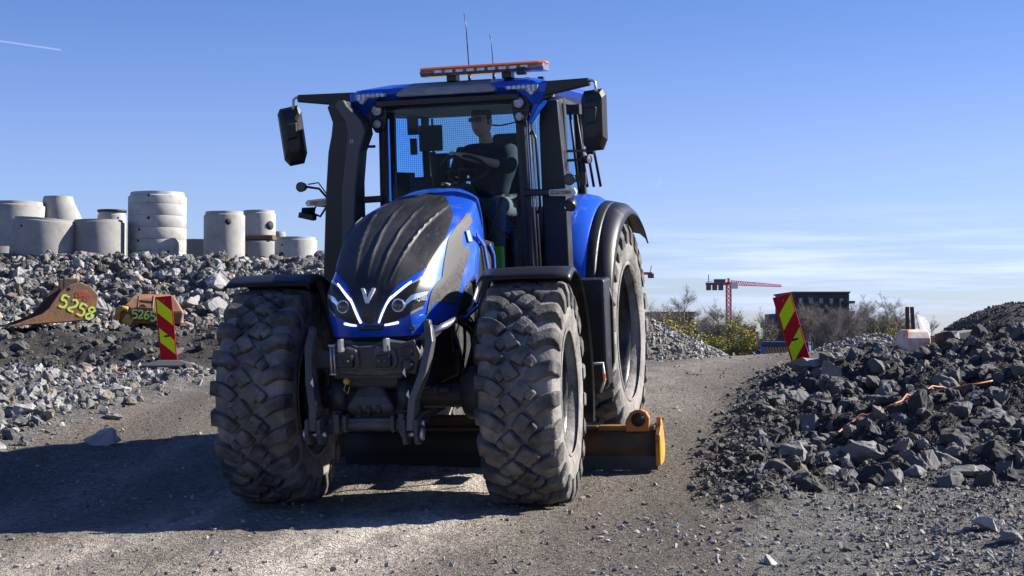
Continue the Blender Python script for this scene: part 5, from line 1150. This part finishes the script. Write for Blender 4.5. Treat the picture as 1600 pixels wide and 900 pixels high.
def bucket2():
    d = 28.6; s = d/2600; x0 = gp(232, d); z0 = 1.24+(520-506)*s
    e = empty('digger_bucket', (x0, d, z0), (0, 0, .2)); tag(e, 'smaller rusty and yellow digger bucket with coupler bracket, half behind the left striped board', 'digger bucket', 'digger buckets on the bank')
    V = lambda a, b_: (a*s, (506-b_)*s)
    b = B(); b.rings([[(-44*s, -.35, 0), (50*s, -.35, 0), (54*s, .4, 0), (-40*s, .4, 0)], [(-46*s, -.42, 16*s), (54*s, -.42, 18*s), (54*s, .4, 18*s), (-44*s, .4, 16*s)], [(-28*s, -.25, 38*s), (40*s, -.25, 42*s), (40*s, .35, 42*s), (-28*s, .35, 38*s)], [(-20*s, -.15, 46*s), (32*s, -.15, 46*s), (32*s, .3, 46*s), (-20*s, .3, 46*s)]]); b.build('shell', M['rust'], e, bevel=.02)
    b = B(); b.tube([(-46*s, -.40, 6*s), (-46*s, -.44, 18*s), (-38*s, -.45, 24*s), (-30*s, -.45, 22*s)], .05, 8); b.box((-30*s, -.46, 6*s), (.16, .04, .16), (0, .5, 0)); b.build('yellow_edge', M['yellow'], e, bevel=.01)
    b = B(); b.box((-2*s, -.46, 12*s), (.56, .04, .16), (0, .08, 0)); b.build('number_plate', M['rustin'], e, bevel=.01)
    spray('sprayed_number', '52658', .135, M['spray'], e, (-2*s, -.486, 12*s), (pi/2, .08, 0), 5, .10)
    b = B()
    for x in (-16, 6): b.beam((x*s, -.44, 20*s), ((x+2)*s, -.34, 42*s), .035, .06)
    b.beam((-16*s, -.45, 24*s), (8*s, -.45, 22*s), .04, .05); b.beam((-14*s, -.38, 35*s), (8*s, -.38, 33*s), .04, .05); b.build('coupler_bracket', mat('brown_bracket', (.16, .10, .07), .7), e, bevel=.006)
    b = B(); b.tube([(-8*s, 0, 46*s), (-8*s, 0, 53*s), (10*s, 0, 53*s), (10*s, 0, 46*s)], .025, 8); b.build('lifting_loop', M['rustin'], e)
bucket2()
b = B(); b.lathe([(0, .2), (.0, .26), (.35, .26), (.40, .2), (.4, .02)], ax='x', n=24); tag(b.build('fuel_drum', M['yellow'], loc=(gp(-60, 26.8), 26.8, 1.58), rot=(0, 0, .3)), 'yellow-orange rounded object cut by the left frame edge', 'drum')
b = B(); d = 24.2; b.box((gp(193, d), d, hz(gp(193, d), d)+.03), (.26, .02, .015), (0, .05, 0)); tag(b.build('marker_stick', mat('red_stick', (.6, .06, .04), .5)), 'thin red stick lying on the gravel left of the striped board foot', 'stick')
# cable on the right bank
b = B(); P = []
for px, py in ((1302, 690), (1330, 668), (1360, 655), (1400, 640), (1440, 626), (1480, 618), (1520, 609), (1550, 604)):
    d = bd(px, py); P.append(Vector((gp(px, d), d, hz(gp(px, d), d)+.035)))
P2 = []
for i in range((len(P)-1)*5+1): P2.append(Vector(catm([np.array(p) for p in P], i/5)))
for p in P2: p.z = max(p.z, hz(p.x, p.y)+.03)+.012
b.tube(P2, .010, 6); tag(b.build('orange_cable', M['cable']), 'thin orange cable running across the dark rubble bank on the right', 'cable')

# ------------------------------------------------------------------ far right: barrier, posts, kerb block
d = 20.; x = gp(1429, d); zb = 1.24+(520-547)/2600*d
b = B(); b.rings([[(-.20, -.13, -.1), (.20, -.13, -.1), (.20, .25, -.1), (-.20, .25, -.1)], [(-.20, -.13, .18), (.20, -.13, .18), (.20, .25, .18), (-.20, .25, .18)], [(-.175, -.10, .285), (.18, -.10, .285), (.18, .22, .285), (-.175, .22, .285)], [(-.14, -.06, .31), (.15, -.06, .31), (.15, .18, .31), (-.14, .18, .31)]]); e = b.build('plastic_barrier', M['plastic'], loc=(x, d, zb), rot=(0, 0, .25), bevel=.03, seg=3)
e.scale = (.8, .8, .8); tag(e, 'white plastic barrier with orange stains behind the right rubble bank', 'barrier')
for px, l, tl in ((1417.5, 'left of the two brown timber posts by the white barrier', .0), (1429.5, 'right of the two brown timber posts, with the sheet behind it', -.06)):
    dd = 26.5; b = B(); b.box((0, 0, .35), (.055, .05, .9)); tag(b.build('timber_post', M['post'], loc=(gp(px, dd), dd, 1.24+(520-520)/2600*dd-.385), rot=(0, tl, 0), bevel=.004), l, 'post', 'brown timber posts')
G = []; dd = 27.
for (a, ya, b_, yb) in ((1432, 489, 1434, 492), (1433, 500, 1442, 497), (1434, 510, 1450, 508), (1438, 520, 1452, 524), (1440, 530, 1453, 534)):
    G.append([(gp(a+(b_-a)*t, dd), dd+.10*sin(t*5), 1.24+(520-(ya+(yb-ya)*t))/2600*dd) for t in np.linspace(0, 1, 6)])
b = B(); b.sheet(G, .006); tag(b.build('plastic_sheet', M['sheet']), 'crumpled white plastic sheet hanging beside the timber posts', 'plastic sheet')
dd = 20.5; b = B(); b.box((0, 0, 0), (.56, .18, .19)); o = tag(b.build('kerb_block', M['conc'], loc=(gp(1486, dd), dd, 1.24+(520-532)/2600*dd), rot=(0, -.14, .35), bevel=.015), 'long grey concrete block lying right of the white plastic barrier', 'concrete block'); ctone(o, .6)

# ------------------------------------------------------------------ background: trees, buildings, cranes
def tree_mesh(seed, Hh, spread, twig, levels, leaf=0, leafm=None, nb=5, upright=.55, r0=.02, lsz=.012):
    """returns trunk B, crown B (unit metres)"""
    r = random.Random(seed); tb = B(); cb = B(); tips = []
    def grow(p, d, L, rad, lv):
        n = 3; pts = [p]; dd = d.copy(); q_ = p.copy()
        for i in range(n):
            dd = (dd+Vector((r.uniform(-.16, .16), r.uniform(-.16, .16), r.uniform(-.02, .10)))).normalized(); q_ = q_+dd*L/n; pts.append(q_.copy())
        (tb if lv == 0 else cb).tube(pts, [rad, rad*.85, rad*.7, rad*.5], 5 if lv < 2 else 3, 0, False)
        if lv >= levels: tips.append(pts); return
        k = nb+(2 if lv == 0 else 0)
        for i in range(k):
            t = r.uniform(.30 if lv == 0 else .2, 1.); j = min(n-1, int(t*n)); bp = pts[j].lerp(pts[j+1], t*n-j)
            a = r.uniform(0, 2*pi); out = Vector((cos(a), sin(a), 0)); nd_ = (dd*upright+out*spread*r.uniform(.7, 1.5)+Vector((0, 0, .16))).normalized()
            grow(bp, nd_, L*r.uniform(.50, .80)*(1.15-t*.4), rad*.5, lv+1)
        grow(pts[-1], dd, L*.55, rad*.5, lv+1)
    grow(Vector((0, 0, 0)), Vector((0, 0, 1)), Hh*.55, Hh*r0, 0)
    for pts in tips:
        for k in range(twig):
            p = pts[r.randint(1, 3)]; dv_ = Vector((r.gauss(0, 1), r.gauss(0, 1), r.gauss(.8, .7))).normalized()*Hh*r.uniform(.03, .08)
            w = Vector((r.gauss(0, 1), r.gauss(0, 1), r.gauss(0, 1))).normalized()*Hh*.0011
            cb.add([p-w, p+w, p+dv_], [(0, 1, 2)])
        for k in range(leaf):
            p = pts[r.randint(0, 3)]+Vector((r.gauss(0, 1), r.gauss(0, 1), r.gauss(0, 1)))*Hh*.025
            u = Vector((r.gauss(0, 1), r.gauss(0, 1), r.gauss(0, 1))).normalized()*Hh*lsz; v = Vector((r.gauss(0, 1), r.gauss(0, 1), r.gauss(0, 1))).normalized()*Hh*lsz
            cb.add([p-u, p+v, p+u, p-v], [(0, 1, 2, 3)], 1)
    return tb, cb
PROTO = {}
def raw(b, name, mats):
    me = bpy.data.meshes.new(name); me.from_pydata(b.v, [], b.f); [me.materials.append(m) for m in mats]; me.polygons.foreach_set('material_index', b.m); me.update(); return me
for k, a in {'bare0': (1, 10, .7, 8, 4, 0), 'bare1': (2, 10, .9, 8, 4, 0), 'bare2': (5, 10, .5, 5, 4, 0)}.items():
    tb, cb = tree_mesh(*a, nb=5); PROTO[k] = (raw(tb, 'trunk', [M['bark']]), raw(cb, 'crown', [M['bark'], M['leafg']]))
for k, a, lm in (('bushy', (3, 6, .8, 2, 3, 12), 'leafy'), ('bushg', (4, 6, .9, 2, 3, 14), 'leafg'), ('bushy2', (7, 6, .6, 2, 3, 9), 'leafy')):
    tb, cb = tree_mesh(*a, nb=5, r0=.014, lsz=.013); PROTO[k] = (raw(tb, 'trunk', [M['barkd']]), raw(cb, 'crown', [M['barkd'], M[lm]]))
def tree(name, kind, px, d, ytop, ybot, w, label, group, rz=0., cat='tree'):
    s = d/2600; h = (ybot-ytop)*s; base = 1.24+(520-ybot)*s; tm, cm = PROTO[kind]
    hh = max(v.co.z for v in cm.vertices) if (kind, 'h') not in PROTO else PROTO[(kind, 'h')]; PROTO[(kind, 'h')] = hh
    if (kind, 'w') not in PROTO: PROTO[(kind, 'w')] = np.percentile([abs(v.co.x) for v in cm.vertices], 96)*2
    ww = PROTO[(kind, 'w')]
    e = empty(name, (gp(px, d), d, base), (0, 0, rz)); e.scale = (w*s/ww, w*s/ww, h/hh); tag(e, label, cat, group)
    link(bpy.data.objects.new('trunk', tm), e); link(bpy.data.objects.new('crown', cm), e)
g1 = 'bare trees on the skyline'; g2 = 'spring bushes behind the road crest'
tree('bare_tree', 'bare1', 1068, 130, 436, 590, 100, 'tall bare tree above the dark flat building left of the crane', g1, .3)
tree('bare_tree', 'bare2', 1034, 150, 462, 590, 60, 'short bare tree at the left end of the skyline behind the rear wheel', g1, 1.3)
tree('bare_tree', 'bare0', 1128, 125, 462, 590, 70, 'slender bare tree rising in front of the crane mast', g1, 2.0)
tree('bare_tree', 'bare0', 1200, 160, 475, 590, 34, 'faint bare tree between the crane and the leaning board', g1, .8)
tree('spring_bush', 'bushy', 1088, 105, 488, 590, 84, 'bright yellow-green bush left of the crane mast', g2, .4, 'bush')
tree('spring_bush', 'bushy2', 1046, 100, 484, 590, 76, 'olive bush next to the grey gravel heap', g2, 1.4, 'bush')
tree('spring_bush', 'bushy', 1142, 100, 486, 590, 90, 'wide yellow-green bush at the foot of the crane mast', g2, 2.4, 'bush')
tree('spring_bush', 'bushg', 1116, 110, 500, 590, 70, 'olive green bush between the two yellow-green bushes', g2, .4, 'bush')
tree('spring_bush', 'bushg', 1166, 112, 505, 590, 50, 'small olive bush right of the crane mast', g2, 3.4, 'bush')
tree('spring_bush', 'bushg', 1212, 112, 505, 590, 54, 'dark bush hidden behind the leaning striped board', g2, 5.4, 'bush')
labs = ['leftmost', 'second from left', 'third from left', 'fourth from left', 'fifth from left', 'sixth from left', 'rightmost']
for i, (px, yt, k) in enumerate(((1250, 470, 'bare2'), (1266, 462, 'bare0'), (1284, 458, 'bare2'), (1300, 466, 'bare0'), (1316, 464, 'bare2'), (1330, 478, 'bare0'), (1344, 496, 'bare1'))):
    tree('bare_tree', k, px, 95+i % 3*5, yt, 572, 44, labs[i]+' of the seven bare trees screening the tall dark building', g1, i*1.1)
for i, (px, yt, k, w, l) in enumerate(((1372, 455, 'bare0', 90, 'pale bare tree right of the tall building, the left of two'), (1402, 450, 'bare1', 90, 'pale bare tree right of the tall building, the right of two'), (1445, 490, 'bare0', 40, 'small bare tree behind the plastic sheet'))):
    tree('bare_tree', k, px, 120, yt, 580, w, l, g1, i*2.1)
for i, (px, yt, w, k, l) in enumerate(((1362, 498, 56, 'bushg', 'olive green bush right of the tall dark building'), (1392, 500, 56, 'bushy2', 'yellowish bush behind the small gravel heaps'), (1424, 502, 46, 'bushg', 'dark olive bush behind the timber posts'), (1335, 505, 40, 'bushg', 'dark bush at the right foot of the tall building'))):
    tree('spring_bush', k, px, 105, yt, 580, w, l, g2, i*1.7, 'bush')
# undergrowth so that no ground shows beyond the crest
r1 = random.Random(9); b = B()
for k in range(60000):
    x = r1.uniform(-14, 62); d = r1.uniform(96, 128); px = 800+2600*x/d
    if px < 450 or px > 2100: continue
    yt = 1.24+(520-np.interp(px, [1000, 1100, 1180, 1240, 1350, 1480], [535, 540, 548, 540, 535, 530]))*d/2600
    z = -4.5+(yt+4.5)*r1.random()**.6; u = Vector((r1.gauss(0, 1), r1.gauss(0, 1), r1.gauss(0, 1)))*.12; v = Vector((r1.gauss(0, 1), r1.gauss(0, 1), r1.gauss(0, 1)))*.12; p = Vector((x, d, z)); b.add([p-u, p+v, p+u, p-v], [(0, 1, 2, 3)], 0 if r1.random() < .6 else 1)
me = raw(b, 'undergrowth', [M['barkd'], M['leafg']]); struct(link(bpy.data.objects.new('undergrowth', me)), 'stuff')
# dark flat building, left
def bx(x0, x1, y0, y1, d, dep): s = d/2600; return ((gp((x0+x1)/2, d), d+dep/2, 1.24+(520-(y0+y1)/2)*s), ((x1-x0)*s, dep, (y1-y0)*s))
e = empty('flat_building', (gp(1052, 170), 170, -5)); tag(e, 'low dark flat-roofed building behind the bare tree left of the crane', 'building')
def part(name, m, e, x0, x1, y0, y1, d, dep): c, s = bx(x0, x1, y0, y1, d, dep); b = B(); b.box(Vector(c)-e.location, s); return b.build(name, m, e)
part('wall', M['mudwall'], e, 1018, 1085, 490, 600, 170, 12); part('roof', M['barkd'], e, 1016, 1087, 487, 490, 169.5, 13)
for k in range(4): part('window', M['glassd'], e, 1030+k*13, 1036+k*13, 503, 510, 169.9, .3)
e = empty('apartment_building', (gp(1285, 230), 230, -8)); tag(e, 'tall dark stepped apartment building behind bare trees right of the leaning board', 'building')
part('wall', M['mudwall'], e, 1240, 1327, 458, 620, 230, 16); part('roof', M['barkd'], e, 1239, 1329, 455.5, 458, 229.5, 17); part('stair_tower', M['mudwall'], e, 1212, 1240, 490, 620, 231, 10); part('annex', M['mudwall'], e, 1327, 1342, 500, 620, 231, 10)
for y in (470, 486, 502, 518): part('balcony', M['lightwall'] if y > 490 else M['mudwall'], e, 1318, 1336, y, y+4, 228, 3)
part('balcony', M['mudwall'], e, 1198, 1214, 503, 512, 230, 6)
for r in range(4):
    for k in range(5): part('window', M['glassd'], e, 1248+k*16, 1254+k*16, 466+r*17, 474+r*17, 229.6, .5)
e = empty('distant_house', (gp(1175, 200), 200, -6)); tag(e, 'small pale building with orange panel seen past the crane mast', 'building')
part('wall', M['lightwall'], e, 1166, 1186, 524, 600, 200, 8); part('gable', M['orangewall'], e, 1167, 1185, 518, 524, 199.5, 9); part('chimney', M['lightwall'], e, 1164, 1168, 512, 524, 199, 2)
e = empty('distant_hall', (gp(1140, 260), 260, -8)); tag(e, 'long low grey hall on the horizon right of the crane mast', 'building')
part('wall', M['mudwall'], e, 1105, 1180, 511, 600, 260, 10); part('roof', M['lightwall'], e, 1104, 1181, 509, 511, 259, 12)
def crane(px, d, ytop, ybot, jl, jr, label):
    s = d/2600; e = empty('tower_crane', (gp(px, d), d, 1.24+(520-ybot)*s)); tag(e, label, 'crane', 'red tower cranes on the skyline')
    h = (ybot-ytop)*s; w = 7*s/2; b = B(); t = .30
    for i in (-1, 1):
        for j in (-1, 1): b.beam((i*w, j*w, 0), (i*w, j*w, h), t, t)
    n = int(h/(2*w)); 
    for k in range(n):
        z0, z1 = h*k/n, h*(k+1)/n
        for j in (-1, 1): b.beam((-w, j*w, z0), (w, j*w, z1), t*.6, t*.6); b.beam((w, j*w, z0), (-w, j*w, z1), t*.6, t*.6); b.beam((-w, j*w, z1), (w, j*w, z1), t*.6, t*.6); b.beam((j*w, -w, z0), (j*w, w, z1), t*.6, t*.6)
    b.build('mast', M['cranered'], e)
    b = B(); x0, x1 = 3*s, (jr-px)*s; hh = 7*s; 
    for y in (-.6, .6): b.beam((x0, y, h-1), (x1, y, h-1.6), t*.7, t*.7)
    b.beam((x0, 0, h-1+hh), (x1, 0, h-1), t*.7, t*.7); n = 22
    for k in range(n):
        a = x0+(x1-x0)*k/n; a2 = x0+(x1-x0)*(k+.5)/n; a3 = x0+(x1-x0)*(k+1)/n; f = (k+.5)/n
        for y in (-.6, .6): b.beam((a, y, h-1-.6*k/n), (a2, 0, h-1+hh*(1-f)), t*.45, t*.45); b.beam((a2, 0, h-1+hh*(1-f)), (a3, y, h-1-.6*(k+1)/n), t*.45, t*.45)
    b.build('jib', M['cranered'], e)
    b = B(); b.box(((jl-px)*s/2, 0, h-.6), (-(jl-px)*s, 1.6, .9)); b.beam((0, 0, h-1), (0, 0, h+hh*.9), t*2.5, t*2.5); b.beam((0, 0, h+hh*.8), ((jl-px)*s, 0, h), t*.5, t*.5); b.build('counter_jib', M['cranered'], e)
    b = B()
    for k in range(3): b.box(((jl-px)*s+1.+k*2.2, 0, h-1.6), (1.6, 2, 2.6))
    b.box(((jl-px)*s+5, 0, h+.5), (4, 1.5, 1.2)); b.build('counterweight', M['cranedk'], e)
    b = B(); b.box((8*s, -1.6, h-1.2), (10*s, 2.4, 10*s)); b.build('operator_cab', M['cranewhite'], e)
    b = B(); b.beam(((jl-px)*s+1, 0, h), ((jl-px)*s+1, 0, h+12*s), .25, .25); b.build('mast_light', M['cranedk'], e)
crane(1138.5, 600, 441, 590, 1103, 1221, 'red tower crane with white cab standing in full view above the bushes')
crane(975, 620, 425, 600, 1021, 900, 'red tower crane mostly hidden by the tractor, only its counterweight end showing') if False else None
# second crane: its counter-jib end shows just right of the rear tyre
def crane2():
    d = 620; s = d/2600; e = empty('tower_crane', (gp(985, d), d, 1.24+(520-600)*s)); tag(e, 'red tower crane mostly hidden by the tractor, only its counterweight end showing', 'crane', 'red tower cranes on the skyline')
    h = 174*s; w = .85; b = B()
    for i in (-1, 1):
        for j in (-1, 1): b.beam((i*w, j*w, 0), (i*w, j*w, h), .3, .3)
    for k in range(20):
        z0, z1 = h*k/20, h*(k+1)/20
        for j in (-1, 1): b.beam((-w, j*w, z0), (w, j*w, z1), .2, .2); b.beam((j*w, -w, z0), (j*w, w, z1), .2, .2)
    b.build('mast', M['cranered'], e); b = B(); b.box((17*s, 0, h-.3), (34*s, 1.6, 4*s)); b.box((-35*s, 0, h-.5), (70*s, 1.2, 1.)); b.build('jib', M['cranered'], e)
    b = B(); b.box((32*s, 0, h-1.2), (9*s, 2, 7*s)); b.beam((31*s, 0, h), (33*s, 0, h+11*s), .25, .25); b.build('counterweight', M['cranedk'], e)
crane2()
# timber rack with blue tarpaulin behind the crest
d = 48; s = d/2600; e = empty('timber_rack', (gp(1235, d), d, 1.24+(520-560)*s)); tag(e, 'stack of raw timber boards under a dark blue cover behind the leaning board', 'timber stack')
b = B(); b.box((-8*s, .4, 22*s), (74*s, .8, 9*s)); b.build('cover', M['dkblue'], e, bevel=.02)
b = B()
for k in range(14): b.beam(((-36+k*4.4)*s, -.05, 2*s), ((-44+k*4.4)*s+.05, .0, 18*s), .03, .03)
b.build('timber_boards', M['timber'], e); b = B(); b.add([(-44*s, .02, 0), (20*s, .02, 0), (20*s, .3, 18*s), (-44*s, .3, 18*s)], [(0, 1, 2, 3)]); b.build('backing', M['timber'], e)
b = B(); b.rings([[(30*s, -.1, 3*s), (50*s, -.1, 3*s), (50*s, .5, 3*s), (30*s, .5, 3*s)], [(28*s, 0, 22*s), (32*s, 0, 16*s), (32*s, .4, 16*s), (28*s, .4, 22*s)]]); b.box((-44*s, 0, 12*s), (5*s, .1, 12*s)); b.build('tarpaulin', M['tarp'], e)
